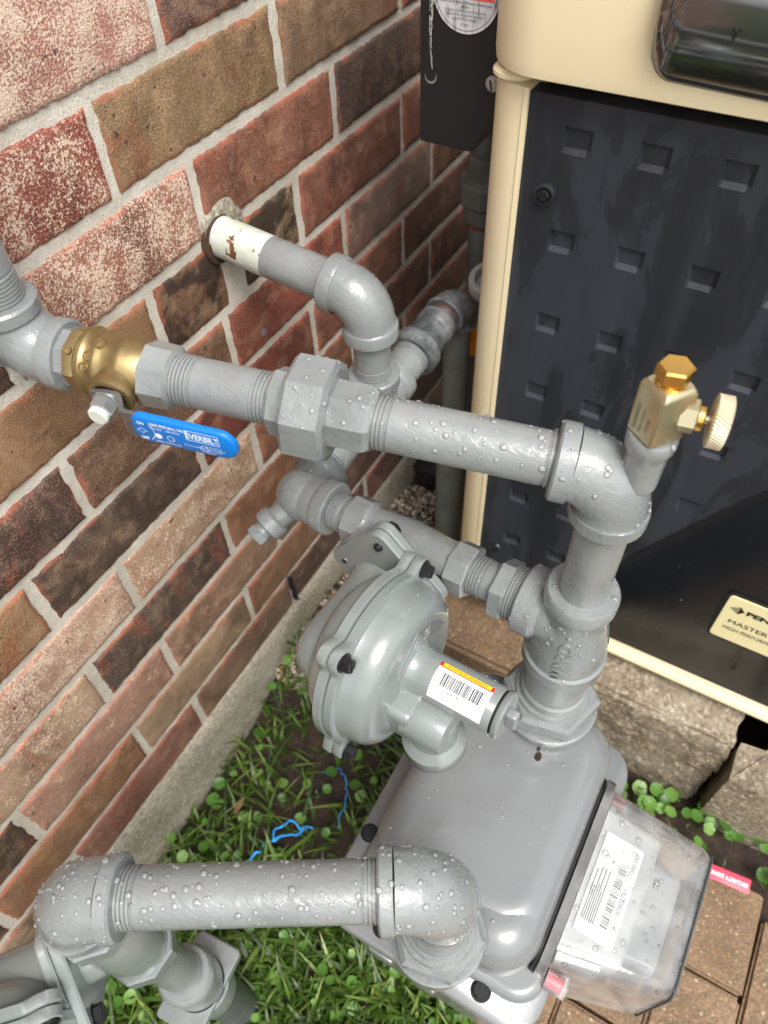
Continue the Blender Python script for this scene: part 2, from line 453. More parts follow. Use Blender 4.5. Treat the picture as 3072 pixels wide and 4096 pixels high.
def boxm(bm, c, x, y, z, sx, sy, sz, bev=0, seg=2):
    mtx = Matrix(((x.x, y.x, z.x, c.x), (x.y, y.y, z.y, c.y), (x.z, y.z, z.z, c.z), (0, 0, 0, 1)))
    t = bmesh.new(); bmesh.ops.create_cube(t, size=1, matrix=Matrix.Diagonal((sx, sy, sz, 1)))
    if bev: bmesh.ops.bevel(t, geom=t.edges[:], offset=bev, segments=seg, affect='EDGES', profile=.5)
    bmesh.ops.transform(t, matrix=mtx, verts=t.verts[:])
    vm = {v: bm.verts.new(v.co) for v in t.verts}
    for f in t.faces: bm.faces.new([vm[v] for v in f.verts])
    t.free()

X, Y, Z = V(1, 0, 0), V(0, 1, 0), V(0, 0, 1)

def rr_outline(x0, x1, y0, y1, r, n=6):
    r = min(r, (x1 - x0) / 2 - 1e-5, (y1 - y0) / 2 - 1e-5); out = []
    for cx, cy, a0 in ((x1 - r, y1 - r, 0), (x0 + r, y1 - r, 90), (x0 + r, y0 + r, 180), (x1 - r, y0 + r, 270)):
        for k in range(n + 1):
            a = R(a0 + 90 * k / n); out.append((cx + r * math.cos(a), cy + r * math.sin(a)))
    return out

def stack(bm, levels, x0, x1, y0, y1, r, fn, n=6):
    """levels: (height, inset); fn maps (x, y, height) to a point"""
    rings = []
    for h, i in levels:
        rings.append([bm.verts.new(fn(px, py, h)) for px, py in rr_outline(x0 + i, x1 - i, y0 + i, y1 - i, max(r - i * .8, .002), n)])
    for a, b in zip(rings, rings[1:]):
        for k in range(len(a)):
            bm.faces.new((a[k], a[(k + 1) % len(a)], b[(k + 1) % len(a)], b[k]))
    bm.faces.new(rings[0][::-1]); bm.faces.new(rings[-1])

def dome(h0, h1, r, n=6):
    """levels from h0 up to h1 with a rounded top shoulder of radius r"""
    return [(h0, 0), (h1 - r, 0)] + [(h1 - r + r * math.sin(R(90 * k / n)), r * (1 - math.cos(R(90 * k / n)))) for k in range(1, n + 1)]

FONT = None
def text_mesh(body, size, align='CENTER', ext=0.0, bold=0.0):
    cu = bpy.data.curves.new('t', 'FONT'); cu.body = body; cu.size = size; cu.align_x = align; cu.align_y = 'CENTER'
    cu.extrude = ext; cu.offset = bold; cu.resolution_u = 3
    o = bpy.data.objects.new('t', cu); COL.objects.link(o)
    me = bpy.data.meshes.new_from_object(o.evaluated_get(bpy.context.evaluated_depsgraph_get()))
    bpy.data.objects.remove(o); bpy.data.curves.remove(cu)
    return me

def text(name, body, size, o, ux, uy, mat, parent, align='CENTER', ext=.0, bold=0.0, fn=None, sx=1.0):
    me = text_mesh(body, size, align, ext, bold); uz = ux.cross(uy)
    for v in me.vertices:
        c = v.co
        v.co = fn(c.x * sx, c.y, c.z) if fn else o + ux * (c.x * sx) + uy * c.y + uz * c.z
    return link(name, me, mat, parent, smooth=False)

def flat(bm, o, ux, uy, pts):
    bm.faces.new([bm.verts.new(o + ux * a + uy * b) for a, b in pts])

def rect(x0, x1, y0, y1): return [(x0, y0), (x1, y0), (x1, y1), (x0, y1)]

def droplets(objs, count, parent, rmin=.0004, rmax=.0021, minz=.25, seed=1, maxz=2.0, name='water_droplets', mat='water_drop'):
    """small flattened water beads spread over the upward sides of the given meshes"""
    rnd = random.Random(seed); tris = []; tot = 0
    for o in objs:
        L = Vector((0, 0, 0)); q = o
        while q is not None: L += q.location; q = q.parent
        me = o.data; me.calc_loop_triangles()
        for t in me.loop_triangles:
            a, b, c = (me.vertices[i].co + L for i in t.vertices); nn = (b - a).cross(c - a); ar = nn.length
            if ar < 1e-9: continue
            nn /= ar
            if nn.z < minz or nn.z > maxz: continue
            tot += ar; tris.append((tot, a, b, c, nn))
    if not tris: return
    import bisect
    cum = [t[0] for t in tris]; vs, fs = [], []
    tmpl = bmesh.new(); bmesh.ops.create_icosphere(tmpl, subdivisions=2, radius=1)
    tv = [v.co.copy() for v in tmpl.verts]; tf = [[v.index for v in f.verts] for f in tmpl.faces]; tmpl.free()
    for _ in range(count):
        t = tris[min(bisect.bisect(cum, rnd.random() * tot), len(tris) - 1)]
        u, v = rnd.random(), rnd.random()
        if u + v > 1: u, v = 1 - u, 1 - v
        p = t[1] + (t[2] - t[1]) * u + (t[3] - t[1]) * v
        r = rmin + (rmax - rmin) * rnd.random() ** 4.0
        x, y, a = frame(t[4]); k = len(vs); ex = rnd.uniform(.85, 1.15)
        vs += [p + (x * c.x * ex + y * c.y + a * max(c.z, -.1) * .55) * r for c in tv]
        fs += [[i + k for i in f] for f in tf]
    me = bpy.data.meshes.new(name); me.from_pydata(vs, [], fs)
    link(name, me, mat, parent, True, 180, kind='stuff')

# ------------------------------------------------------------------ ground
U = 0.0705           # brick course height
MOD = 2.875 * U      # brick length with joint
GZ = -0.82           # ground level

bm = bmesh.new(); bmesh.ops.create_grid(bm, x_segments=2, y_segments=2, size=40, matrix=Matrix.Translation((0, 0, GZ - .03)))
obj('ground', bm, 'lawn', smooth=False, kind='structure')

def sst(a, b, x):
    t_ = min(1, max(0, (x - a) / (b - a))); return t_ * t_ * (3 - 2 * t_)
def soil_z(x, y):     # bed level, banked up with gravel towards the heater along the wall
    return GZ - .004 + .012 * noise.noise(V(x * 9, y * 9, 1)) + .006 * noise.noise(V(x * 30, y * 30, 2)) + .066 * sst(.22, .40, x) * sst(-.20, -.11, y)
bm = bmesh.new(); nx, ny = 130, 90; rows = []
for j in range(ny + 1):
    row = []
    for i in range(nx + 1):
        x = -.9 + 2.6 * i / nx; y = -1.55 + 1.6 * j / ny
        z = soil_z(x, y)
        if y < -.45: z -= .012
        row.append(bm.verts.new((x, y, z)))
    rows.append(row)
for j in range(ny):
    for i in range(nx): bm.faces.new((rows[j][i], rows[j][i + 1], rows[j + 1][i + 1], rows[j + 1][i]))
obj('soil', bm, 'soil', kind='structure')

# ------------------------------------------------------------------ brick wall
wall = thing('brick_wall', 'weathered brick wall in red, tan and dark brown with pale mortar joints', 'wall', (.4, 0, GZ))
def brick_mesh(L, H, seed, notch=None):
    rnd = random.Random(seed); pts = []
    nL, nH = max(6, int(L / .0048)), 11
    def jit(): return (rnd.random() ** 2.5) * .0019
    for k in range(nL): pts.append((-L / 2 + L * k / nL, -H / 2, 0, 1))
    for k in range(nH): pts.append((L / 2, -H / 2 + H * k / nH, -1, 0))
    for k in range(nL): pts.append((L / 2 - L * k / nL, H / 2, 0, -1))
    for k in range(nH): pts.append((-L / 2, H / 2 - H * k / nH, 1, 0))
    bm = bmesh.new(); rim = bm.verts.layers.float.new('rim')
    r0, r1, r2, r3 = [], [], [], []
    for x, z, dx, dz in pts:
        a = jit(); x2, z2 = x + dx * a, z + dz * a
        q = math.hypot(abs(x2) / (L / 2), abs(z2) / (H / 2))
        f1 = 1 - .0012 / (L / 2); g1 = 1 - .0012 / (H / 2); f2 = 1 - .005 / (L / 2); g2 = 1 - .005 / (H / 2)
        v = bm.verts.new((x2, .03, z2)); v[rim] = 1; r0.append(v)
        v = bm.verts.new((x2, .0016, z2)); v[rim] = 1; r1.append(v)
        v = bm.verts.new((x2 * f1, .0003 + rnd.random() * .0006, z2 * g1)); v[rim] = 1; r2.append(v)
        v = bm.verts.new((x2 * f2, 0, z2 * g2)); v[rim] = .0; r3.append(v)
    n = len(pts)
    for a, b in ((r0, r1), (r1, r2), (r2, r3)):
        for k in range(n): bm.faces.new((a[k], a[(k + 1) % n], b[(k + 1) % n], b[k]))
    bm.faces.new(r3)
    bmesh.ops.recalc_face_normals(bm, faces=bm.faces[:])
    me = bpy.data.meshes.new('brick'); bm.to_mesh(me); bm.free(); me.materials.append(M['brick_face'])
    me.polygons.foreach_set('use_smooth', [True] * len(me.polygons)); me.set_sharp_from_angle(angle=R(50))
    return me
JT = .0090
full = [brick_mesh(MOD - JT, U - JT, s) for s in range(9)]
def C_(r, g, b, s=0.0):
    m_ = .30 * r + .59 * g + .11 * b; q = .20
    return (*lin(r + (m_ - r) * q, g + (m_ - g) * q, b + (m_ - b) * q, 1.08)[:3], s)
pal = [C_(146, 88, 68), C_(126, 78, 62), C_(150, 112, 80), C_(92, 68, 58), C_(150, 100, 74), C_(168, 122, 98, .6), C_(134, 66, 52), C_(160, 128, 100, .35), C_(112, 82, 66)]
# colours of bricks the photograph shows: row -> {index of its left joint: colour}
S = {  # key: (row, k) with k = joint number counted in modules from the row's first joint
 (0, 0): C_(192, 124, 108, 1.0), (0, 1): C_(104, 70, 62), (0, 2): C_(136, 84, 66),
 (1, 0): C_(158, 70, 56, .72), (1, 1): C_(152, 116, 76), (1, 2): C_(150, 114, 84), (1, 3): C_(128, 76, 62), (1, 4): C_(120, 74, 60),
 (2, 0): C_(168, 104, 82, .85), (2, 1): C_(152, 90, 66), (2, 2): C_(88, 64, 60), (2, 3): C_(110, 74, 62),
 (3, 0): C_(142, 100, 64), (3, 3): C_(138, 78, 62), (3, 4): C_(134, 90, 66), (3, 2): C_(138, 78, 62),
 (4, -1): C_(98, 68, 60), (4, 0): C_(122, 84, 62), (4, 1): C_(146, 70, 54), (4, 2): C_(140, 106, 96, .3), (4, 3): C_(126, 74, 58),
 (5, -1): C_(152, 110, 72), (5, 0): C_(98, 74, 62), (5, 1): C_(124, 52, 46), (5, 2): C_(132, 76, 60), (5, 3): C_(118, 70, 56), (5, 4): C_(124, 60, 50),
 (6, -1): C_(186, 142, 116, .8), (6, 0): C_(176, 138, 106, .72), (6, 1): C_(144, 86, 64), (6, 2): C_(110, 70, 56), (6, 3): C_(104, 52, 46),
 (7, -1): C_(178, 142, 112, .6), (7, 0): C_(86, 68, 60), (7, 1): C_(146, 94, 66), (7, 2): C_(116, 72, 58),
 (8, -2): C_(92, 70, 58), (8, -1): C_(172, 124, 102, .45), (8, 0): C_(162, 122, 94, .35), (8, 1): C_(138, 100, 76),
 (9, -1): C_(156, 104, 70), (9, 0): C_(164, 134, 102, .3), (9, 1): C_(138, 98, 68), (9, 2): C_(100, 68, 58),
 (10, -1): C_(140, 84, 72), (10, 0): C_(122, 92, 72), (10, 1): C_(92, 66, 56), (10, 2): C_(112, 72, 62),
 (-1, 1): C_(150, 100, 78), (-1, 2): C_(138, 86, 68)}
rnd = random.Random(5)
for row in range(-13, 11):
    j0 = (2.93 if row % 2 == 0 else 1.87) * U
    if row in (0, 10): j0 = 2.95 * U
    for k in range(-4, 8):
        xc = j0 + MOD * (k + .5); zc = (-row + .5) * U
        cuts = None
        if row == 3 and k == 1: cuts = [(j0 + MOD, 6.02 * U, C_(112, 76, 52)), (6.28 * U, j0 + 2 * MOD, C_(140, 112, 78))]
        if cuts:
            for a, b, colr in cuts:
                me = brick_mesh(b - a - JT, U - JT, 77)
                o = bpy.data.objects.new('brick', me); COL.objects.link(o); o.parent = wall
                o.location = V((a + b) / 2, 0, zc) - wall.location; o.color = colr; o['blotch'] = 1.0
            continue
        o = bpy.data.objects.new('brick', full[rnd.randrange(9)]); COL.objects.link(o); o.parent = wall
        o.location = V(xc + rnd.uniform(-.001, .001), rnd.uniform(-.0012, .0008), zc) - wall.location
        if rnd.random() < .5: o.scale = (-1, 1, 1)
        o.rotation_euler = (0, rnd.uniform(-.004, .004), 0)
        o['blotch'] = rnd.choice((0.0, 0.0, .15, .3, .55))
        o.color = S.get((row, k), pal[rnd.randrange(len(pal))])
# mortar bed behind the brick faces, and the plain continuation of the wall above
bm = bmesh.new(); nx, nz = 260, 170; rows = []
for j in range(nz + 1):
    row = []
    for i in range(nx + 1):
        x = -.66 + 2.35 * i / nx; z = -10.2 * U + (14 + 10.2) * U * j / nz
        row.append(bm.verts.new((x, .0022 + .0013 * noise.noise(V(x * 60, z * 60, 0)) + .0008 * noise.noise(V(x * 190, z * 190, 3)), z)))
    rows.append(row)
for j in range(nz):
    for i in range(nx): bm.faces.new((rows[j][i], rows[j][i + 1], rows[j + 1][i + 1], rows[j + 1][i]))
obj('mortar', bm, 'mortar', wall)
bm = bmesh.new(); boxm(bm, V(.5, .11, 14.05 * U + .35), X, Y, Z, 5, .21, .7); boxm(bm, V(-1.33, .11, (14 * U + GZ) / 2), X, Y, Z, 1.34, .21, 14.1 * U - GZ); boxm(bm, V(2.35, .11, (14 * U + GZ) / 2), X, Y, Z, 1.32, .21, 14.1 * U - GZ)
obj('wall_continuation', bm, 'upper_brick', wall, smooth=False)
# lumpy mortar patch round the pipe hole
PIPE0 = V(.4245, 0, -.1435)
bm = bmesh.new(); cv = bm.verts.new(PIPE0 + V(.0, -.006, 0)); rings = []
for rr, yy in ((.0190, -.0014), (.022, -.0014), (.025, -.0006), (.030, .004)):
    ring = []
    for k in range(40):
        a = 2 * math.pi * k / 40; q = 1 + .20 * noise.noise(V(math.cos(a) * 1.6, math.sin(a) * 1.6, 4)) + .06 * noise.noise(V(math.cos(a) * 7, math.sin(a) * 7, 9))
        q *= 1 - .28 * max(0, -math.sin(a)) - .10 * max(0, math.cos(a))
        ring.append(bm.verts.new(PIPE0 + V(math.cos(a) * rr * q * 1.0 + (.007 if rr > .022 else 0), yy + .0007 * noise.noise(V(math.cos(a) * 4, math.sin(a) * 4, rr * 60)), math.sin(a) * rr * q + (.004 if rr > .022 else 0))))
    rings.append(ring)
for a, b in zip(rings, rings[1:]):
    for k in range(40): bm.faces.new((a[k], a[(k + 1) % 40], b[(k + 1) % 40], b[k]))
bm.verts.remove(cv)
obj('mortar_patch', bm, 'foundation_concrete', wall)
bm = bmesh.new(); lathe(bm, [(0, .0205), (.0045, .0200)], PIPE0 + V(-.0022, .002, -.0012), V(0, -1, 0), 30)
obj('hole_edge', bm, 'dark_gap', wall)
# grey paint splashes on the red speckled brick
def splash(c, r, seed):
    bm = bmesh.new(); pts = []
    for k in range(26):
        a = 2 * math.pi * k / 26; q = r * (1 + .5 * noise.noise(V(math.cos(a) * 1.8, math.sin(a) * 1.8, seed)) + .18 * noise.noise(V(math.cos(a) * 6, math.sin(a) * 6, seed)))
        pts.append(bm.verts.new(c + V(math.cos(a) * q, 0, math.sin(a) * q * 1.1)))
    f = bm.faces.new(pts); e = bmesh.ops.extrude_face_region(bm, geom=[f]); 
    bmesh.ops.translate(bm, verts=[v for v in e['geom'] if isinstance(v, bmesh.types.BMVert)], vec=(0, .002, 0))
    obj('paint_splash', bm, 'dark_flange', wall)
splash(V(.2345, -.0016, -.126), .0075, 3.1); splash(V(.206, -.0016, -.108), .009, 5.2); splash(V(.213, -.0016, -.132), .004, 8.8)
splash(V(.4545, -.0016, -.262), .003, 2.2)

bm = bmesh.new(); pa_, pb_ = V(.408, -.0025, -.634), V(.411, -.005, -.690)
sweep(bm, [pa_.lerp(pb_, k / 8) + V(.0012 * math.sin(k * 1.7), 0, 0) for k in range(9)], [.0030, .0036, .0032, .0038, .0033, .0037, .0034, .0036, .0026], 10)
obj('weep_rope', bm, 'black_rubber', wall)
# concrete foundation strip under the bricks
bm = bmesh.new(); nx, nz = 220, 14; rows = []
prof = [(.012, -10 * U + .004), (-.0015, -10 * U + .001), (-.0045, -10 * U - .004), (-.006, -10 * U - .012)] + [(-.007 - .0004 * i, -10 * U - .012 - .013 * i) for i in range(1, 12)]
for py, pz in prof:
    row = []
    for i in range(nx + 1):
        x = -.9 + 2.9 * i / nx; k = noise.noise(V(x * 25, pz * 40, 7))
        row.append(bm.verts.new((x, py + .002 * k, pz + .0025 * noise.noise(V(x * 22, 0, 3)))))
    rows.append(row)
for a, b in zip(rows, rows[1:]):
    for i in range(nx): bm.faces.new((a[i], a[i + 1], b[i + 1], b[i]))
obj('foundation', bm, 'foundation_concrete', kind='structure')

# ------------------------------------------------------------------ pavers
path = bpy.data.objects.new('pavement', None); COL.objects.link(path); path.location = (.1, -.8, GZ); path['kind'] = 'structure'
def paver_mesh(seed, lx=.186, ly=.0885):
    bm = bmesh.new(); bmesh.ops.create_cube(bm, size=1, matrix=Matrix.Diagonal((lx, ly, .045, 1)))
    bmesh.ops.bevel(bm, geom=bm.edges[:], offset=.004, segments=2, affect='EDGES')
    rr = random.Random(seed)
    for v in bm.verts: v.co += V(rr.uniform(-.0008, .0008), rr.uniform(-.0008, .0008), rr.uniform(-.0006, .0006))
    bmesh.ops.recalc_face_normals(bm, faces=bm.faces[:])
    me = bpy.data.meshes.new('paver'); bm.to_mesh(me); bm.free(); me.materials.append(M['paver_concrete'])
    me.polygons.foreach_set('use_smooth', [True] * len(me.polygons)); me.set_sharp_from_angle(angle=R(40)); return me
pm = [paver_mesh(s) for s in range(5)]
rnd = random.Random(3)
for r_ in range(-1, 10):
    yc = -.5525 - .0905 * r_
    for k in range(-6, 2):
        x0 = .178 + .19 * k + (.095 if r_ % 2 else 0)
        ln_ = min(.19, .395 - x0)
        if ln_ < .04: continue
        o = bpy.data.objects.new('paver', pm[rnd.randrange(5)]); COL.objects.link(o); o.parent = path
        o.location = V(x0 + ln_ / 2, yc, GZ - .0215 + rnd.uniform(-.002, .002)) - path.location; o.scale = (ln_ / .19, 1, 1)
        o.rotation_euler = (rnd.uniform(-.006, .006), rnd.uniform(-.006, .006), rnd.uniform(-.006, .006) + (math.pi if rnd.random() < .5 else 0))

# ------------------------------------------------------------------ concrete blocks under the heater
def block(name, label, x0, x1, y0, y1, z0, z1, mat, rough=.0025, cell=.012, notch=None):
    """concrete block with worn, uneven faces"""
    t = thing(name, label, 'concrete block', ((x0 + x1) / 2, (y0 + y1) / 2, z0))
    bm = bmesh.new(); bmesh.ops.create_cube(bm, size=1, matrix=Matrix.Translation(((x0 + x1) / 2, (y0 + y1) / 2, (z0 + z1) / 2)) @ Matrix.Diagonal((x1 - x0, y1 - y0, z1 - z0, 1)))
    bmesh.ops.bevel(bm, geom=bm.edges[:], offset=.006, segments=2, affect='EDGES')
    for _ in range(5):
        es = [e for e in bm.edges if e.calc_length() > cell]
        if not es: break
        bmesh.ops.subdivide_edges(bm, edges=es, cuts=1, use_grid_fill=True)
    bm.normal_update()
    for v in bm.verts:
        v.co += v.normal * (rough * noise.noise(v.co * 70) + rough * .8 * noise.noise(v.co * 170) + rough * noise.noise(v.co * 18))
    obj('body', bm, mat, t, angle=60); return t
block('concrete_block', 'rough brown concrete block under the heater corner, beside the gravel strip', .452, .85, -.345, -.128, GZ - .03, -.695, 'slab_concrete', .002)
block('concrete_block', 'rough grey concrete block under the heater bottom, behind the clear meter cover', .470, .85, -.580, -.352, GZ - .06, -.662, 'rough_block', .0040, .008)
# hollow block with a concave end
t = thing('hollow_block', 'hollow concrete block with concave recessed end at the right edge', 'concrete block', (.6, -.72, GZ - .02))
bm = bmesh.new(); outl = []
xa, xb, ya, yb = .448, .80, -.588, -.98
outl.append((xa, ya))
outl += [(xa + .052, ya - .002)]
for k in range(0, 13):
    a = math.pi * k / 12; outl.append((xa + .052 + (.15 - .15 * math.cos(a)) * .5 * 1.6, ya - .002 - .062 * math.sin(a) ** .6))
outl += [(xb - .03, ya), (xb, ya), (xb, yb), (xa, yb)]
top = [bm.verts.new((x, y, -.690)) for x, y in outl]; bot = [bm.verts.new((x, y, GZ - .03)) for x, y in outl]
n = len(outl)
for k in range(n): bm.faces.new((top[k], top[(k + 1) % n], bot[(k + 1) % n], bot[k]))
bm.faces.new(top); bm.faces.new(bot)
bmesh.ops.triangulate(bm, faces=[f for f in bm.faces if len(f.verts) > 4])
for _ in range(5):
    es = [e for e in bm.edges if e.calc_length() > .016]
    if not es: break
    bmesh.ops.subdivide_edges(bm, edges=es, cuts=1)
bm.normal_update()
for v in bm.verts: v.co += v.normal * (.002 * noise.noise(v.co * 60) + .0015 * noise.noise(v.co * 150))
obj('body', bm, 'rough_block', t, angle=50)

# ------------------------------------------------------------------ gravel strip
def pebbles(name, n, area, rmin, rmax, seed):
    rnd = random.Random(seed); t = bmesh.new(); bmesh.ops.create_icosphere(t, subdivisions=1, radius=1)
    tv = [v.co.copy() for v in t.verts]; tf = [[v.index for v in f.verts] for f in t.faces]; t.free()
    vs, fs, shd = [], [], []
    for _ in range(n):
        x, y = area(rnd); r = rnd.uniform(rmin, rmax); a = rnd.random() * 6.28; s = V(rnd.uniform(.8, 1.4), rnd.uniform(.7, 1.1), rnd.uniform(.5, .8)); k = len(vs); sv = rnd.random()
        z = soil_z(x, y) + rnd.uniform(-.002, .006)
        m = Matrix.Rotation(a, 3, 'Z') @ Matrix.Rotation(rnd.uniform(-.5, .5), 3, 'X')
        for c in tv:
            vs.append(V(x, y, z) + m @ V(c.x * s.x * r, c.y * s.y * r, c.z * s.z * r) * (1 + .12 * noise.noise(c * 2 + V(k, 0, 0)))); shd.append(sv)
        fs += [[i + k for i in f] for f in tf]
    me = bpy.data.meshes.new(name); me.from_pydata(vs, [], fs); at = me.attributes.new('shade', 'FLOAT', 'POINT'); at.data.foreach_set('value', shd)
    return link(name, me, 'pebble', None, True, 180, kind='stuff', label='small grey and tan gravel between brick wall and concrete blocks', category='gravel')
pebbles('gravel', 5200, lambda r: (.33 + .9 * r.random() ** 1.25, -.010 - .125 * r.random()), .0020, .0052, 4)

# ------------------------------------------------------------------ pool heater
HX = .523
ht = thing('pool_heater', 'cream and charcoal pool heater standing on concrete blocks', 'pool heater', (.85, -.6, -.65))
def fp(y, z, d=0.0): return V(HX - d, y, z)      # point on the front plane, d towards the viewer
# side shell and back
bm = bmesh.new(); boxm(bm, V(HX + .36, -.60, -.32), X, Y, Z, .66, .76, .62, .006)
obj('cabinet', bm, 'pvc_dark', ht)
# charcoal front panel with recessed squares
cols = [-.264 - .0545 * i for i in range(13)]; rws = [-.052 - .0765 * i for i in range(7)]
ys = [-.2235]; zs = [-.0245]
for c in cols: ys += [c + .0105, c + .0088, c - .0072, c - .0105]
ys.append(-.985)
for r_ in rws: zs += [r_ + .0092, r_ + .0082, r_ - .0054, r_ - .0092]
zs.append(-.622)
ys = sorted(set(ys), reverse=True); zs = sorted(set(zs), reverse=True)
def in_arc(y, z): return z < -.60 + 0 * y or (y < -.345 and z < arcz(y))
def arcz(y): 
    t_ = min(1, max(0, (-.345 - y) / .20)); return -.585 + .385 * (t_ ** .80)
bm = bmesh.new(); g = {}
def gv(i, j):
    if (i, j) not in g:
        y, z = ys[i], zs[j]; d = 0
        for c in cols:
            for r_ in rws:
                if abs(y - c) < .0090 and -.0070 < z - r_ < .0086 and z - .02 > (arcz(y) if y < -.345 else -9): d = -.0028
        g[(i, j)] = bm.verts.new(fp(y, z, .004 + d))
    return g[(i, j)]
for i in range(len(ys) - 1):
    for j in range(len(zs) - 1): bm.faces.new((gv(i, j), gv(i + 1, j), gv(i + 1, j + 1), gv(i, j + 1)))
bm.normal_update()
for i in range(len(ys) - 1):      # folded top lip
    pass
a = [bm.verts.new(fp(y, zs[0], -.012)) for y in (ys[0], ys[-1])]; 
bm.faces.new((gv(0, 0), *[gv(i, 0) for i in range(1, len(ys))], a[1], a[0]))
b2 = [bm.verts.new(fp(ys[0], z, -.012)) for z in (zs[0], zs[-1])]
bm.faces.new((*[gv(0, j) for j in range(len(zs))], b2[1], b2[0]))
panel = obj('front_panel', bm, 'panel_plastic', ht, angle=25)
# smooth glossy lower field with an arched upper edge
bm = bmesh.new(); top, bot, tin = [], [], []
for k in range(41):
    y = -.345 - .64 * k / 40; z = arcz(y); top.append((y, z)); 
vt = [bm.verts.new(fp(y, z, .0045)) for y, z in top]; vi = [bm.verts.new(fp(y - .004, max(z - .008, -.600), .0105)) for y, z in top]; vb = [bm.verts.new(fp(y - .004, -.604, .012)) for y, z in top]; vc = [bm.verts.new(fp(y, -.612, .0045)) for y, z in top]
for A_, B_ in ((vt, vi), (vi, vb), (vb, vc)):
    for k in range(40): bm.faces.new((A_[k], A_[k + 1], B_[k + 1], B_[k]))
lfd = obj('lower_field', bm, 'gloss_plastic', ht, angle=50)
droplets([lfd], 110, ht, .0006, .0024, -.6, 61, .6, mat='water')
# corner column
bm = bmesh.new(); n = 12; prof = []
for k in range(n + 1):
    a = R(90 * k / n); prof.append((HX + .020 - .026 * math.cos(a) * 1.0, -.222 + .030 * math.sin(a)))
prof = [(HX - .007, -.2255)] + [(HX - .007, -.222)] + prof + [(HX + .10, -.1915), (HX + .10, -.2255)]
tp = [bm.verts.new((x, y, -.022)) for x, y in prof]; bt = [bm.verts.new((x, y, -.645)) for x, y in prof]
for k in range(len(prof)): bm.faces.new((tp[k], tp[(k + 1) % len(prof)], bt[(k + 1) % len(prof)], bt[k]))
bm.faces.new(tp); bm.faces.new(bt)
obj('corner_column', bm, 'beige_plastic', ht, angle=30)
bm = bmesh.new(); stack(bm, [(-.0215, .003), (-.019, .0), (-.0165, .0), (-.014, .003)], HX - .0075, HX + .10, -.2256, -.1925, .030, lambda x, y, h: V(x, y, h), 8)
obj('column_cap', bm, 'beige_plastic', ht)
# bottom rail
bm = bmesh.new(); n = 8; prof = [(HX + .06, -.6225), (HX - .004, -.6225)] + [(HX - .002 - .012 * math.sin(R(180 * k / n)), -.624 - .026 * k / n) for k in range(n + 1)] + [(HX + .06, -.652)]
l_ = [bm.verts.new((x, -.2, z)) for x, z in prof]; r_2 = [bm.verts.new((x, -.99, z)) for x, z in prof]
for k in range(len(prof)): bm.faces.new((l_[k], l_[(k + 1) % len(prof)], r_2[(k + 1) % len(prof)], r_2[k]))
bm.faces.new(l_); bm.faces.new(r_2)
obj('bottom_rail', bm, 'beige_plastic', ht, angle=40)
for yy in (-.26, -.55, -.93):
    bm = bmesh.new(); boxm(bm, V(HX + .12, yy, -.672), X, Y, Z, .06, .05, .044, .003); obj('foot', bm, 'pvc_dark', ht)
# cream top shell
bm = bmesh.new()
stack(bm, [(-.0135, .006), (-.011, .001), (-.004, 0), (.05, 0), (.085, .002)] + [(.085 + .07 * math.sin(R(a)), .002 + .07 * (1 - math.cos(R(a)))) for a in (12, 25, 38, 50, 62, 75, 90)],
      HX - .019, 1.20, -1.0, -.1885, .045, lambda x, y, h: V(x, y, h), 10)
obj('top_shell', bm, 'beige_plastic', ht, angle=50)
# dark rolled control cover let into the shell
bm = bmesh.new(); NZ = 18
def cover_pt(u, v):      # u along -Y, v round the roll from its underside to its top
    y = -.305 - .42 * u; k_ = max(0, 1 - u / .03) ** 2
    a = R(-46 + 15 * k_ + (118 - 22 * k_) * v); r_ = .062 - .006 * k_
    return V(HX + .0255 - r_ * math.cos(a) + .002, y, .0415 - .012 * u + r_ * math.sin(a) * .98)
US = [0, .004, .01, .018, .028, .04, .07] + [.1 + .9 * k / 9 for k in range(10)]
G2 = [[bm.verts.new(cover_pt(US[u], v / NZ)) for v in range(NZ + 1)] for u in range(17)]
for u in range(16):
    for v in range(NZ): bm.faces.new((G2[u][v], G2[u + 1][v], G2[u + 1][v + 1], G2[u][v + 1]))
edge = [G2[0][v] for v in range(NZ, -1, -1)] + [G2[u][0] for u in range(1, 17)]
back = [bm.verts.new(V(HX - .012, v.co.y, v.co.z)) for v in edge]
for k in range(len(edge) - 1): bm.faces.new((edge[k], edge[k + 1], back[k + 1], back[k]))
obj('control_cover', bm, 'smoke_window', ht, angle=60)
text('cover_mark', 'v', .011, V(HX - .0365, -.350, .036), V(0, -1, 0), Z, 'print_black', ht, ext=.0004)
# screws
def slotted(c, r, axis, parent, mat='black_bolt', h=.004, name='screw', hexs=6):
    bm = bmesh.new(); hexa(bm, c, axis, h, r, hexs, r * .12); lathe(bm, [(-.001, r * 1.25), (.0008, r * 1.25)], c, axis, 24)
    s = obj(name, bm, mat, parent, angle=30)
    x, y, a = frame(axis, V(.3, .2, 1) if abs(axis.z) < .9 else X); bm = bmesh.new(); boxm(bm, c + a * h, x, y, a, r * .28, r * 1.7, .0009)
    obj('slot', bm, 'black_rubber', s, smooth=False); return s
bm = bmesh.new(); lathe(bm, [(0, .0085), (.0035, .0085), (.004, .0078), (.0042, .006), (.0012, .0052)], fp(-.2465, -.0925, .0042), -X, 28)
obj('screw_cup', bm, 'panel_plastic', ht)
slotted(fp(-.2465, -.0925, .0055), .0045, -X, ht)
bm = bmesh.new(); ball(bm, fp(-.246, -.5400, .003), .0085, 20, (.7, 1, 1)); obj('panel_knob', bm, 'gloss_plastic', ht)
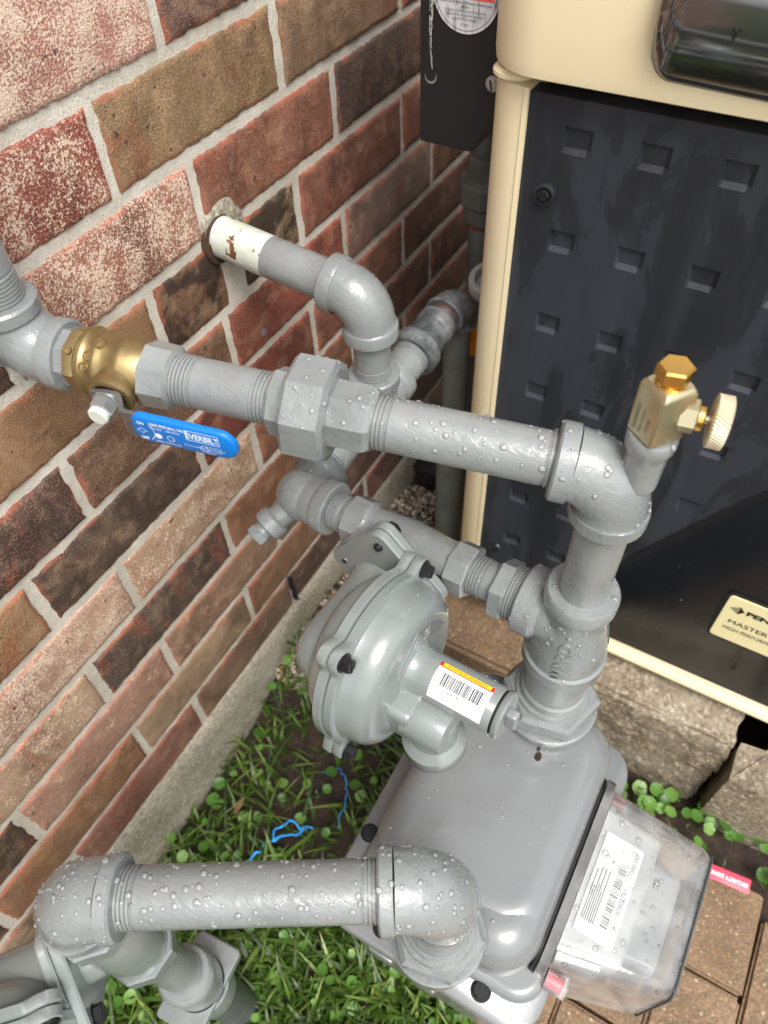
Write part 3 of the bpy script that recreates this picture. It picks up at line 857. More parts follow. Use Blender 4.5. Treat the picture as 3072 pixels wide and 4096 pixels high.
# nameplate
PO = fp(-.497, -.448, .0118); PX_, PY_ = V(0, -1, 0), V(0, 0, 1)
bm = bmesh.new(); stack(bm, [(-.001, 0), (.0012, 0)], -.003, .156, -.073, .0065, .006, lambda a, b, h: PO + PX_ * a + PY_ * b - X * h, 5)
npb = obj('nameplate_rim', bm, 'black_rubber', ht, angle=30)
bm = bmesh.new(); stack(bm, [(-.001, 0), (.0020, 0), (.0024, .0006)], .0, .153, -.070, .0035, .0045, lambda a, b, h: PO + PX_ * a + PY_ * b - X * h, 5)
npl = obj('nameplate', bm, 'cream_plate', ht, angle=30)
def np_pt(a, b): return PO + PX_ * a + PY_ * b - X * .0029
text('lettering', 'PENTAIR', .0092, np_pt(.0213, -.0145), PX_, PY_, 'print_black', npl, 'LEFT', bold=.0004, sx=1.4)
text('lettering', 'MASTERTEMP', .0096, np_pt(.0098, -.0365), PX_, PY_, 'print_black', npl, 'LEFT', sx=1.14)
text('lettering', 'HIGH PERFORMANCE HEATER', .0084, np_pt(.0082, -.0485), PX_, PY_, 'print_grey', npl, 'LEFT', sx=.78)
bm = bmesh.new()                 # small diamond lattice emblem
for i in range(4):
    for j in range(i + 1):
        cx = .0068 + .0024 * i; cy = -.0145 + .0031 * (j - i / 2)
        flat(bm, np_pt(cx, cy), PX_, PY_, [(-.0012, 0), (0, -.0014), (.0012, 0), (0, .0014)])
flat(bm, np_pt(.0160, -.0145), PX_, PY_, [(-.0012, -.0058), (.0034, 0), (-.0012, .0058)])
obj('emblem', bm, 'print_black', npl, smooth=False)

# black service box on the heater side, its warning sticker and screw
bx = thing('service_box', 'black sheet metal box with round silver warning sticker, hung beside the heater', 'metal box', (.56, -.18, .0))
bm = bmesh.new(); fx = .545
poly = [(-.1257, .16), (-.1257, -.0888), (-.1725, -.0888), (-.198, -.046), (-.198, .16)]
f0 = [bm.verts.new((fx, y, z)) for y, z in poly]; f1 = [bm.verts.new((fx + .11, y, z)) for y, z in poly]
for k in range(5): bm.faces.new((f0[k], f0[(k + 1) % 5], f1[(k + 1) % 5], f1[k]))
bm.faces.new(f0); bm.faces.new(f1)
bmesh.ops.bevel(bm, geom=bm.edges[:], offset=.001, segments=2, affect='EDGES')
obj('shell', bm, 'black_steel', bx, angle=30)
bm = bmesh.new(); lathe(bm, [(0, .0044), (.0004, .0044)], V(fx - .0003, -.1352, -.0375), -X, 26); obj('cable_hole', bm, 'black_rubber', bx)
bm = bmesh.new(); lathe(bm, [(0, .0050), (.00025, .0050)], V(fx - .0001, -.1352, -.0388), -X, 26); obj('hole_rim', bm, 'plate_steel', bx)
slotted(V(fx - .001, -.1868, -.0352), .0044, -X, bx, 'zinc', .0035)
SO = V(fx - .0005, -.1620, .0192)      # centre of sticker, partly above the frame
bm = bmesh.new(); lathe(bm, [(-.0002, .0256), (.0003, .0256)], SO, -X, 60); st = obj('warning_sticker', bm, 'silver_sticker', bx, angle=30)
bm = bmesh.new()
a0 = [SO + V(-.0005, 0, 0) + V(0, -math.cos(R(a)), math.sin(R(a))) * .0233 for a in range(0, 361, 5)]
b0 = [SO + V(-.0005, 0, 0) + V(0, -math.cos(R(a)), math.sin(R(a))) * .0237 for a in range(0, 361, 5)]
for k in range(72): bm.faces.new([bm.verts.new(p) for p in (a0[k], a0[k + 1], b0[k + 1], b0[k])])
obj('sticker_ring', bm, 'print_grey', st, smooth=False)
bm = bmesh.new(); flat(bm, SO - X * .0005, V(0, -1, 0), Z, rect(-.0218, .0218, -.0042, .0048)); obj('warning_band', bm, 'warning_red', st, smooth=False)
for s_, sz, yy, mt_ in (('AVERTISSEMENT', .0068, -.0008, 'print_black'), ('Risque De Brûlure - Blessure sérieux peut', .0026, -.0063, 'print_black'), ('arriver.', .0026, -.0088, 'print_black'),
                        ('Lorsque chauffe-piscine fonctionne,', .0024, -.0113, 'print_grey'), ('certaine de ses pièces exposées', .0025, -.0138, 'print_grey'), ('peuvent être chaudes.', .0025, -.0163, 'print_grey'), ('472581', .0023, -.0198, 'print_grey')):
    text('lettering', s_, sz, SO + V(-.0008, 0, yy), V(0, -1, 0), Z, mt_, st, bold=.00012 if sz > .003 else 0, sx=.80 if sz > .003 else .92)
bm = bmesh.new()                # white scuff running down the box
for k in range(120):
    t_ = k / 120; yy = -.1372 - .006 * (1 - t_) ** 2 + .0035 * math.sin(t_ * 3.0) + random.uniform(-.0016, .0016) * (1.5 - t_) ** 2; zz = .045 - .078 * t_
    wv = .00028 * (1.4 - t_); hh = random.uniform(.001, .0032)
    flat(bm, V(fx - .0006, yy, zz), V(0, -1, 0), Z, [(-wv, -hh), (wv, -hh * .6), (wv * .6, hh), (-wv * .5, hh * .8)])
obj('scuff', bm, 'nylon_white', bx, smooth=False)

# ------------------------------------------------------------------ pipework
RP = .0162
def dirn(a, b): return (b - a).normalized()
E1 = V(.4255, -.1435, -.1585); T1 = V(.428, -.1435, -.272); E3 = V(.308, -.143, -.28); E2 = V(.585, -.1500, -.254)
E4 = V(.293, -.384, -.112); T2 = V(.293, -.384, -.265); E5 = V(.204, -.029, -.092)
P1 = V(.293, -.3845, -.39); P2 = V(.0945, -.382, -.39); E6 = V(.0945, -.382, -.268)
# --- run from the wall
wr = thing('wall_gas_pipe', 'grey painted gas pipe leaving the brick wall, elbow turning down to a tee', 'gas pipe', (.42, -.07, -.28))
dW = dirn(E1, PIPE0)
bm = bmesh.new(); pipe(bm, PIPE0 + V(.0, .05, .006), E1 + dW * .094, .0172); obj('old_white_pipe', bm, 'old_white_paint', wr)
bm = bmesh.new(); pipe(bm, E1 + dW * .096, E1 + dW * .03, .0171); wp = obj('pipe', bm, 'pipe_paint', wr)
bm = bmesh.new(); elbow(bm, E1, dW, dirn(E1, T1), .0212, .0236, .037); e1 = obj('elbow', bm, 'cast_paint', wr)
dT = dirn(T1, E1)
bm = bmesh.new(); pipe(bm, T1 + dT * .032, E1 - dT * .030, .0160, 6, 0); obj('nipple', bm, 'pipe_paint', wr)
dB = dirn(T1, E2); dC = dirn(T1, E3)
def tee(bm, c, a, b, br, L=.036, rb=.0205, rband=.0232, bl=.012):
    for d in (a, b, br):
        d = d.normalized(); lathe(bm, [(0, rb), (L - bl - .002, rb + .0004), (L - bl, rband - .0006), (L - bl + .0015, rband), (L - .0015, rband), (L, rband - .0016)], c, d, 36)
    ball(bm, c, rb * 1.0, 28)
bm = bmesh.new(); tee(bm, T1, dB, dC, dT); obj('tee', bm, 'cast_paint', wr)
bm = bmesh.new(); pipe(bm, T1 + dC * .030, E3 - dC * .028, .0160, 6, 6); obj('nipple', bm, 'pipe_paint', wr)
# plugged tee below the union
dA = dirn(E3, T2)
bm = bmesh.new(); tee(bm, E3, -dC, dA, -dC, .034); ball(bm, E3, .0225, 32)
dP = (V(-.80, .42, -.42)).normalized(); 
lathe(bm, [(.010, .012), (.028, .0105), (.030, .0135), (.0305, .0142), (.0400, .0142), (.0412, .013)], E3, dP, 28)
tp3 = obj('plugged_tee', bm, 'cast_paint', wr)
bm = bmesh.new(); lathe(bm, [(.040, .0085), (.047, .0085)], E3, dP, 20); hexa(bm, E3 + dP * .046, dP, .0085, .0098, 6, .0012); obj('plug', bm, 'cast_paint', wr, angle=25)
droplets([wp, e1, tp3], 90, wr, .0003, .0012, .3, 11)

# --- upper run with union: E4 .. E5
ur = thing('upper_gas_pipe', 'grey painted gas pipe with large eight-sided union and elbows, across the middle', 'gas pipe', (.25, -.22, -.13))
dU = dirn(E4, E5)
def at(s): return E4 + dU * s
bm = bmesh.new(); pipe(bm, at(.028), at(.146), .0158, 5, 7); up1 = obj('pipe', bm, 'pipe_paint', ur)
bm = bmesh.new(); lathe(bm, [(0, .0178), (.002, .0195), (.004, .0205)], at(0.1380), dU, 8, rot=R(22.5)); lathe(bm, [(0, .0205), (.021, .0208), (.023, .0198)], at(0.1410), dU, 8, rot=R(22.5)); un1 = obj('union_tail', bm, 'cast_paint', ur, angle=28)
bm = bmesh.new(); lathe(bm, [(0, .027), (.0022, .0312), (.0235, .0312), (.0265, .0282), (.0272, .022)], at(0.1620), dU, 8, rot=R(22.5)); un2 = obj('union_nut', bm, 'cast_paint', ur, angle=28)
bm = bmesh.new(); lathe(bm, [(0, .0205), (.012, .0205), (.0145, .0182)], at(0.1860), dU, 8, rot=R(10)); obj('union_tail', bm, 'cast_paint', ur, angle=28)
bm = bmesh.new(); pipe(bm, at(.196), at(.262), .0155, 6, 6); up2 = obj('pipe', bm, 'pipe_paint', ur)
bm = bmesh.new(); elbow(bm, E4, dU, dirn(E4, T2), .0208, .0228, .036)
lathe(bm, [(0, .0105), (.020, .0108), (.0255, .0112), (.028, .0128), (.0345, .0130), (.0360, .0120)], V(.293, -.3935, E4.z), Z, 28)
e4 = obj('service_elbow', bm, 'cast_paint', ur)
bm = bmesh.new(); dV = dirn(T2, E4); pipe(bm, T2 + dV * .030, E4 - dV * .032, .0160, 3, 3); vp = obj('riser', bm, 'pipe_paint', ur)
bm = bmesh.new(); lathe(bm, [(-.054, .0290), (-.052, .0308), (-.041, .0308), (-.039, .0286), (-.018, .0278), (.004, .0232), (.020, .0214), (.024, .0232), (.0255, .0247), (.036, .0247), (.038, .0232)], T2 + V(0, 0, .002), Z, 44)
lathe(bm, [(0, .0240), (.020, .0228), (.0225, .0246), (.024, .0262), (.037, .0262), (.0385, .0248)], T2, -dA, 40)
t2 = obj('tee', bm, 'cast_paint', ur)
def cyl(o, axis, r, up):
    x, y, a = frame(axis, up)
    return lambda u, v, w: o + a * v + (x * math.cos(u / r) + y * math.sin(u / r)) * (r + w)
tf = V(-.50, .08, 0).normalized()
def t2map(u, v, w):
    base = math.atan2(-.18, -1.0); r = .0274; a = base - v / r; r = .0278 - .0046 * max(0, min(1, (u + .003) / .022))
    return T2 + V(0, 0, -.017 + u) + V(math.cos(a), math.sin(a), 0) * (r + w + .0002)
text('cast_lettering', 'WARD', .0140, None, X, Z, 'cast_paint', t2, ext=.0016, bold=.0003, fn=t2map)
bm = bmesh.new(); lathe(bm, [(0, .0245), (.03, .0245)], T2 + V(0, 0, -.078), Z, 32); obj('nipple', bm, 'pipe_paint', ur)
dE = dirn(E5, E4); dE2 = V(.0, .004, 1).normalized()
bm = bmesh.new(); elbow(bm, E5, dE, dE2, .0200, .0222, .034); obj('elbow', bm, 'cast_paint', ur)
bm = bmesh.new(); pipe(bm, E5 + dE2 * .028, E5 + dE2 * .6, .0160, 10, 0); obj('pipe', bm, 'pipe_paint', ur)
bm = bmesh.new(); pipe(bm, E5 + dE * .028, E5 + dE * .046, .0156, 5, 0); obj('nipple', bm, 'pipe_paint', ur)
droplets([up1, e4, un1, un2, t2], 900, ur, .0003, .0022, .1, 12)
droplets([up1, e4], 16, ur, .0010, .0019, -1.1, 14, -.72)
droplets([up2], 40, ur, .0004, .0011, .3, 13)

# --- brass ball valve
bv = thing('ball_valve', 'brass ball valve with long blue lever handle', 'ball valve', tuple(at(.304)))
bm = bmesh.new(); lathe(bm, [(0, .0165), (.002, .0195), (.0165, .0200), (.018, .0205)], at(.2600), dU, 8, rot=R(5)); obj('painted_hex', bm, 'cast_paint', bv, angle=28)
bm = bmesh.new(); lathe(bm, [(.0, .0178), (.002, .0188), (.008, .0196), (.012, .0207), (.015, .0208), (.017, .0199), (.025, .0199), (.027, .0207), (.029, .0207), (.031, .0198), (.0355, .0200), (.0370, .0212), (.0395, .0212), (.041, .0200)], at(.2775), dU, 44)
body = obj('valve_body', bm, 'brass', bv)
bm = bmesh.new(); lathe(bm, [(0, .0188), (.0015, .0196), (.008, .0196), (.0085, .0184)], at(.3183), dU, 8, rot=R(8)); obj('brass_hex', bm, 'brass', bv, angle=28)
bm = bmesh.new(); lathe(bm, [(0, .0184), (.010, .0184), (.012, .0170)], at(.3268), dU, 8, rot=R(8)); obj('painted_hex', bm, 'pipe_paint', bv, angle=28)
sd = V(-1, 0, -.05); sd = (sd - dU * sd.dot(dU)).normalized(); wd = dU.cross(sd)        # wd points up the lever width
if wd.z < 0: wd = -wd
sp = at(.2925) - sd * .005
bm = bmesh.new(); lathe(bm, [(.010, .0172), (.018, .0146), (.024, .0135), (.0245, .0138), (.0300, .0138), (.0306, .0130), (.0306, .0100), (.026, .0095)], sp, sd, 36); obj('stem_collar', bm, 'brass', bv, angle=45)
bm = bmesh.new(); lathe(bm, [(.024, .0092), (.031, .0092)], sp, sd, 24); obj('packing_nut', bm, 'black_rubber', bv)
# lever: bent strip along -dU
lv = -dU
def strip(bm, pts, wds, th):
    rings = []
    for i, (s, h) in enumerate(pts):
        a = pts[max(0, i - 1)]; b = pts[min(len(pts) - 1, i + 1)]; tn = V(b[0] - a[0], b[1] - a[1], 0).normalized(); nm = V(-tn.y, tn.x, 0)
        c0 = sp + lv * s + sd * h; w2 = wds[i] / 2; nn = lv * nm.x + sd * nm.y
        rings.append([bm.verts.new(c0 + wd * w2 + nn * th / 2), bm.verts.new(c0 - wd * w2 + nn * th / 2), bm.verts.new(c0 - wd * w2 - nn * th / 2), bm.verts.new(c0 + wd * w2 - nn * th / 2)])
    for a, b in zip(rings, rings[1:]):
        for k in range(4): bm.faces.new((a[k], a[(k + 1) % 4], b[(k + 1) % 4], b[k]))
    bm.faces.new(rings[0][::-1]); bm.faces.new(rings[-1])
LV = [(-.009, .033), (.0, .033), (.008, .033), (.010, .0338), (.013, .0375), (.0155, .0420), (.0180, .0440), (.022, .0445), (.055, .0445), (.081, .0445)]
bm = bmesh.new(); strip(bm, LV, [.014, .018, .019, .019, .018, .018, .019, .020, .020, .018], .0026)
lever = obj('lever', bm, 'lever_steel', bv, angle=40)
bm = bmesh.new()
def gr(a, b, h): return sp + lv * a + wd * b + sd * (.0445 + h)
stack(bm, [(-.0026, .002), (-.0018, .0004), (-.001, 0), (.001, 0), (.0018, .0004), (.0026, .002)],   .0225, .0860, -.0108, .0108, .0096, gr, 8)
for v in bm.verts:      # square off the end near the valve
    q = (v.co - sp).dot(lv)
    if q < .036: b_ = (v.co - sp).dot(wd); v.co += wd * (b_ * .10 * (.036 - q) / .0135) - lv * (abs(b_) / .0125) ** 3 * .006 * (.036 - q) / .0135
grip = obj('grip', bm, 'blue_vinyl', lever, angle=40)
def gp(a, b): return sp + lv * (.0235 + (a - .0285) * .79) + wd * b * .9 + sd * (.0445 + .0027)
def ht_(s_, sz, a, b, al='LEFT', bold=0., sx=1.): return text('lettering', s_, sz, gp(a, b), lv, wd, 'print_white', grip, al, bold=bold, sx=sx * .80)
ht_('ON', .0036, .0325, .0062, bold=.00012); ht_('OFF', .0036, .0325, -.0075, bold=.00012)
ht_('LEAD FREE BALL VALVE', .0033, .0425, .0072, bold=.0001, sx=.86); ht_('150 WSP    600 WOG', .0027, .0425, .0036, sx=.9)
ht_('EVERBILT', .0066, .0826, .0040, 'CENTER', .0002, .92); ht_('H860 LF  NSF/ANSI 61-G', .0022, .0440, -.0080, sx=.85)
ht_('CSA 221.11 B16.44', .0020, .0668, -.0052, sx=.8); ht_('UL', .0026, .0808, -.0055, sx=.8)
for i, s_ in enumerate(('SHUTOFF VALVE FOR', 'LP GAS AND FLAMMABLE', 'LIQUID. LISTED 40YB', '125 psi max')): ht_(s_, .0015, .0838, -.0030 - .0019 * i, sx=.85)
bm = bmesh.new()
for (x0, x1, y0, y1) in ((.0698, .0954, .0078, .0083), (.0698, .0954, .0, .0005), (.0698, .0703, .0, .0083), (.0949, .0954, .0, .0083)):
    flat(bm, gp(0, 0), lv * .79, wd, rect(x0, x1, y0, y1))
def ring_(cx, cy, r0, r1, n=20, a0=0, a1=360):
    for k in range(n):
        p_ = R(a0 + (a1 - a0) * k / n); q_ = R(a0 + (a1 - a0) * (k + 1) / n)
        flat(bm, gp(cx, cy), lv, wd, [(r0 * math.cos(p_), r0 * math.sin(p_)), (r1 * math.cos(p_), r1 * math.sin(p_)), (r1 * math.cos(q_), r1 * math.sin(q_)), (r0 * math.cos(q_), r0 * math.sin(q_))])
ring_(.0825, -.0055, .0021, .0025); ring_(.0570, -.0030, .0019, .0023); ring_(.0475, -.0028, .0, .0022); ring_(.0352, -.0006, .0075, .0079, 14, -55, 50)
for k in range(4):
    a = [(.0, .0022), (.0032, 0), (0, -.0022), (-.0032, 0)][k]; b = [(.0, .0022), (.0032, 0), (0, -.0022), (-.0032, 0)][(k + 1) % 4]
    flat(bm, gp(.0352, -.0005), lv, wd, [a, b, (b[0] * .82, b[1] * .82), (a[0] * .82, a[1] * .82)])
obj('printed_marks', bm, 'print_white', grip, smooth=False)
bm = bmesh.new(); hexa(bm, sp + sd * .0345, sd, .0085, .0078, 6, .001); lathe(bm, [(.034, .0088), (.0350, .0088)], sp, sd, 26); obj('lever_nut', bm, 'zinc', bv, angle=30)
bm = bmesh.new(); lathe(bm, [(.0428, .0062), (.0452, .0062), (.0462, .0052)], sp, sd, 24); obj('nut_insert', bm, 'nylon_white', bv)
# raised cast rings on the body
bm = bmesh.new()
for s_, a_, rr in ((.309, 40, .0030), (.322, 38, .0026), (.304, 10, .0042), (.311, 66, .0030)):
    aa = R(a_); n_ = (wd * math.cos(aa) * .8 + V(0, 0, 1) * .3 + sd * math.sin(aa)).normalized(); n_ = (n_ - dU * n_.dot(dU)).normalized()
    lathe(bm, [(0, rr), (.0229 - .0225, rr), (.0013, rr * .92), (.0013, rr * .72), (.0004, rr * .66)], at(s_) + n_ * .0194, n_, 20)
obj('cast_mark', bm, 'brass', bv)

# --- sampling valve on the service elbow
sv = thing('needle_valve', 'small brass needle valve with round knurled knob on top of the elbow', 'needle valve', (.293, -.3935, -.077))
NB = V(.293, -.3935, -.079)
bm = bmesh.new(); lathe(bm, [(0, .009), (.005, .009)], NB, Z, 24); obj('thread', bm, 'zinc', sv)
bm = bmesh.new()
x_ = V(-.80, .60, 0).normalized(); y_ = Z.cross(x_)
stack(bm, [(0, .001), (.0015, 0), (.0290, 0), (.0315, .0010), (.0330, .0022)], -.0102, .0102, -.0102, .0102, .0025, lambda a, b, h: NB + x_ * a + y_ * b + Z * (h + .003), 4)
nb = obj('valve_block', bm, 'nickel', sv, angle=28)
for i, s_ in enumerate(('WARNING', 'MAX PSI 250', 'LP-GAS')):
    text('lettering', s_, .0034 if i == 0 else .0026, NB + x_ * .0107 + y_ * (-.0045 + .0042 * i) + Z * .015, Z, -y_, 'print_grey', nb)
bm = bmesh.new(); lathe(bm, [(.034, .0075), (.0385, .0075)], NB, Z, 24); obj('cap_thread', bm, 'bright_brass', sv)
bm = bmesh.new(); hexa(bm, NB + Z * .0385, Z, .0078, .0088, 6, .001, rot=R(14)); obj('hex_cap', bm, 'bright_brass', sv, angle=30)
kd = V(.16, -1, .0).normalized(); KB = NB + V(0, 0, .0185)
bm = bmesh.new(); hexa(bm, KB + kd * .0075, kd, .0090, .0086, 6, .0008); obj('packing_hex', bm, 'nickel', sv, angle=30)
bm = bmesh.new(); lathe(bm, [(.0160, .0066), (.0190, .0066), (.0198, .0058)], KB, kd, 24); obj('bonnet', bm, 'bright_brass', sv)
bm = bmesh.new(); lathe(bm, [(.018, .0022), (.026, .0022)], KB, kd, 16); obj('stem', bm, 'nickel', sv)
bm = bmesh.new(); x2, y2, a2 = frame(kd); N_ = 90; rings = []
for s_, r0, tw in ((.0225, .0115, 0), (.0233, .0128, 0), (.0300, .0128, .28), (.0308, .0115, .28)):
    rings.append([bm.verts.new(KB + kd * s_ + (x2 * math.cos(2 * math.pi * k / N_ + tw) + y2 * math.sin(2 * math.pi * k / N_ + tw)) * (r0 + (.0005 if k % 2 and 0 < rings.__len__() < 3 else 0))) for k in range(N_)])
for a, b in zip(rings, rings[1:]):
    for k in range(N_): bm.faces.new((a[k], a[(k + 1) % N_], b[(k + 1) % N_], b[k]))
bm.faces.new(rings[0][::-1]); bm.faces.new(rings[-1]); obj('knob', bm, 'knurled_nickel', sv, angle=15)

# ------------------------------------------------------------------ regulators
def regulator(t, O, N, A, Zl, case_n, case_s, case_z, bodylen, full=True, pm_='regulator_paint', q=1.0, Ac=None):
    """lever regulator: O body centre, A along the flow, N towards the diaphragm case"""
    def W(n, s, z): return O + N * n + A * s + Zl * z
    h = bodylen / 2
    bm = bmesh.new(); lathe(bm, [(-h, .0165), (-h + .001, .0195), (-h + .016, .0200), (-h + .018, .0185), (-h + .024, .0170 * q), (0, .0200 * q), (h - .024, .0170 * q), (h - .018, .0178 * q)], O, A, 36)
    obj('body', bm, 'cast_paint' if full else pm_, t)
    for s0 in (-h, h - .018):
        bm = bmesh.new(); hexa(bm, W(0, s0, 0), A, .018, .0212 * q, 8, .0015, R(22)); obj('end_hex', bm, 'cast_paint', t, angle=28)
    # two flange plates, square set on its corner
    fs = 0.0
    def plate(n0, n1, half, ins):
        bm = bmesh.new(); c45 = math.sqrt(.5)
        stack(bm, [(n0, ins), (n0 + .0015, 0), (n1 - .0015, 0), (n1, ins)], -half, half, -half, half, .009, lambda a, b, hh: W(hh, fs + (a - b) * c45 * 1.08, (a + b) * c45 * 1.2), 6)
        return bm
    bm = plate(.0235, .0310, .0340, .001); lathe(bm, [(0, .019), (.026, .022)], W(0, fs, 0), N, 28); obj('body_flange', bm, pm_, t, angle=30)
    bm = plate(.0315, .0385, .0340, .001); obj('case_flange', bm, pm_, t, angle=30)
    d_ = .0335
    for a, b in ((0, d_ * 1.2), (d_, 0), (0, -d_ * 1.2), (-d_, 0)):
        if (a, b) == (-d_, 0):
            bm = bmesh.new(); lathe(bm, [(.0375, .0030), (.0390, .0030)], W(0, fs + a * 1.08, b), N, 20); obj('tapped_hole', bm, 'zinc', t)
            bm = bmesh.new(); lathe(bm, [(.038, .0023), (.0393, .0021)], W(0, fs + a * 1.08, b), N, 16); obj('hole_bore', bm, 'black_rubber', t); continue
        bm = bmesh.new(); lathe(bm, [(.0375, .0036), (.0400, .0036), (.0412, .0026)], W(0, fs + a * 1.08, b), N, 18); obj('bolt_end', bm, 'black_bolt', t)
        bm = bmesh.new(); hexa(bm, W(.0235, fs + a * 1.08, b), -N, .0065, .0062, 6, .001); lathe(bm, [(0, .0072), (.001, .0072)], W(.0240, fs + a * 1.08, b), -N, 20); obj('flange_bolt', bm, 'black_bolt', t, angle=30)
    if Ac is not None:
        A = Ac; Zl = N.cross(Ac)
        def W(n, s, z): return O + N * n + A * s + Zl * z
    # neck running behind the case
    bm = bmesh.new(); nk = [(.034, .0290), (.040, .0255), (.052, .0240), (case_n, .0250), (case_n + .016, .0252)] + [(case_n + .016 + .024 * math.sin(R(a)), .0252 * math.cos(R(a)) + .0002) for a in (25, 45, 62, 76, 86)]
    lathe(bm, nk, W(0, case_s - .030, case_z * .9), N, 36); obj('lever_housing', bm, pm_, t)
    CC = W(case_n, case_s, case_z)
    def case_ring(s0, s1, r, lug, e=.0016):
        bm = bmesh.new(); rings = []; K = 120
        for s_, dr in ((s0, -e), (s0 + e * .7, 0), (s1 - e * .7, 0), (s1, -e)):
            ring = []
            for k in range(K):
                a = 2 * math.pi * k / K; rr = r + dr; best = 0
                for la in LUGS:
                    dd = abs((math.degrees(a) - la + 180) % 360 - 180)
                    best = max(best, math.exp(-(dd / 7.6) ** 4))
                rr += lug * best
                ring.append(bm.verts.new(CC + A * s_ + (N * math.cos(a) + Zl * math.sin(a)) * rr))
            rings.append(ring)
        for x_, y_ in zip(rings, rings[1:]):
            for k in range(K): bm.faces.new((x_[k], x_[(k + 1) % K], y_[(k + 1) % K], y_[k]))
        bm.faces.new(rings[0][::-1]); bm.faces.new(rings[-1]); return bm
    LUGS = [-35, 55, 141, 232]
    bm = case_ring(-.0085, -.0006, .0660, .0125); obj('rear_flange', bm, pm_, t, angle=45)
    bm = case_ring(.0000, .0080, .0655, .0125); ff = obj('front_flange', bm, pm_, t, angle=45)
    bm = bmesh.new(); lathe(bm, [(-.0315, .020), (-.030, .036), (-.026, .047), (-.019, .055), (-.010, .0595), (-.006, .0605)], CC, A, 60); obj('rear_shell', bm, pm_, t)
    bm = bmesh.new(); lathe(bm, [(.006, .0625), (.0085, .0612), (.016, .0600), (.0235, .0580), (.0285, .0535), (.0305, .0490), (.0310, .0455), (.0314, .010)], CC, A, 60); fsn = obj('front_shell', bm, pm_, t)
    for la in LUGS:
        a = R(la); p_ = CC + (N * math.cos(a) + Zl * math.sin(a)) * .0705
        b_ = slotted(p_ + A * .0085, .0054, A, t, 'black_bolt', .0062, 'case_bolt')
    # spring tower
    TC = CC + Zl * .006 - N * .003; rt = .0172; e0 = .029; e1_ = .096
    bm = bmesh.new(); lathe(bm, [(e0 - .004, rt + .010), (e0 + .0015, rt + .004), (e0 + .006, rt + .0008), (e0 + .012, rt), (e1_ - .0015, rt - .0002), (e1_ - .0005, rt - .0008)], TC, A, 48); tw = obj('spring_tower', bm, pm_, t)
    bm = bmesh.new(); lathe(bm, [(e1_ - .001, rt - .0016), (e1_ + .0016, rt - .0016)], TC, A, 40); obj('cap_gasket', bm, 'black_rubber', t)
    bm = bmesh.new(); lathe(bm, [(e1_ + .0014, rt - .0006), (e1_ + .0022, rt), (e1_ + .0050, rt), (e1_ + .0062, rt - .0012)], TC, A, 44); obj('tower_cap', bm, pm_, t)
    bm = bmesh.new(); boxm(bm, TC + A * (e1_ + .0095), N, Zl, A, .0075, .0175, .0085, .002, 3); obj('cap_lug', bm, 'zinc' if False else 'cast_paint', t)
    # vent body beside the tower
    if full:
        bm = bmesh.new(); VB = CC + N * .017 - Zl * .010
        stack(bm, [(.020, 0), (.0440, 0), (.0462, .0012)], -.0190, .0175, -.0185, .0140, .006, lambda a, b, hh: VB + N * a + Zl * b + A * hh, 5)
        lathe(bm, [(.040, .0162), (.0700, .0162), (.0712, .0154), (.0718, .0100)], VB + N * .003 - Zl * .003, A, 36)
        obj('vent_body', bm, pm_, t, angle=35)
        VC = VB + A * .056
        bm = bmesh.new(); lathe(bm, [(.000, .0170), (.022, .0172), (.026, .0215), (.028, .0232), (.040, .0232), (.042, .0218)], VC, -Zl, 40); obj('vent_outlet', bm, pm_, t)
        # metal tag on the front, raised script
        PT = CC + A * .0316
        bm = bmesh.new(); flat(bm, PT, N, Zl, [(-.042, .012), (-.014, .020), (.014, .020), (.018, .0225), (-.010, .0395), (-.030, .0300)]); e_ = bmesh.ops.extrude_face_region(bm, geom=bm.faces[:])
        bmesh.ops.translate(bm, verts=[v for v in e_['geom'] if isinstance(v, bmesh.types.BMVert)], vec=A * .0006)
        tag_ = obj('metal_tag', bm, 'plate_steel', t, smooth=False)
        for i_ in range(4): text('lettering', ('1/8 - 2 PSI', '3/16 ORF', '1 x 1', '7-14 WC')[i_], .0050, PT + N * (-.012 - .0052 * 0) + Zl * (.0345 - .0055 * i_) + A * .0009, N, Zl, 'sticker_white', tag_) if i_ < 3 else None
        # sticker wrapped on the tower
        x_, y_, a_ = N, Zl, A
        a_mid = math.atan2(.86, .42)
        def tmap(u, v, w): 
            an = a_mid + v / rt; return TC + A * (e0 + .041 + u) + (N * math.cos(an) + Zl * math.sin(an)) * (rt + .0003 + w)
        def patch(name, x0, x1, y0, y1, mat, lift, parent):
            bm = bmesh.new(); n_ = 10; g_ = [[bm.verts.new(tmap(x0 + (x1 - x0) * i / 4, y0 + (y1 - y0) * j / n_, lift)) for j in range(n_ + 1)] for i in range(5)]
            for i in range(4):
                for j in range(n_): bm.faces.new((g_[i][j], g_[i + 1][j], g_[i + 1][j + 1], g_[i][j + 1]))
            return obj(name, bm, mat, parent)
        stk = patch('barcode_sticker', -.0200, .0200, -.0135, .0135, 'sticker_white', 0, tw)
        patch('sticker_band', -.0200, .0200, .0098, .0135, 'sticker_yellow', .0001, stk)
        patch('sticker_band', -.0200, -.0180, .0098, .0135, 'sticker_red', .00018, stk); patch('sticker_band', .0180, .0200, .0098, .0135, 'sticker_red', .00018, stk)
        patch('sticker_band', -.0180, .0180, .0095, .0102, 'sticker_red', .00018, stk)
        rb_ = random.Random(4); bm = bmesh.new(); x = -.0155
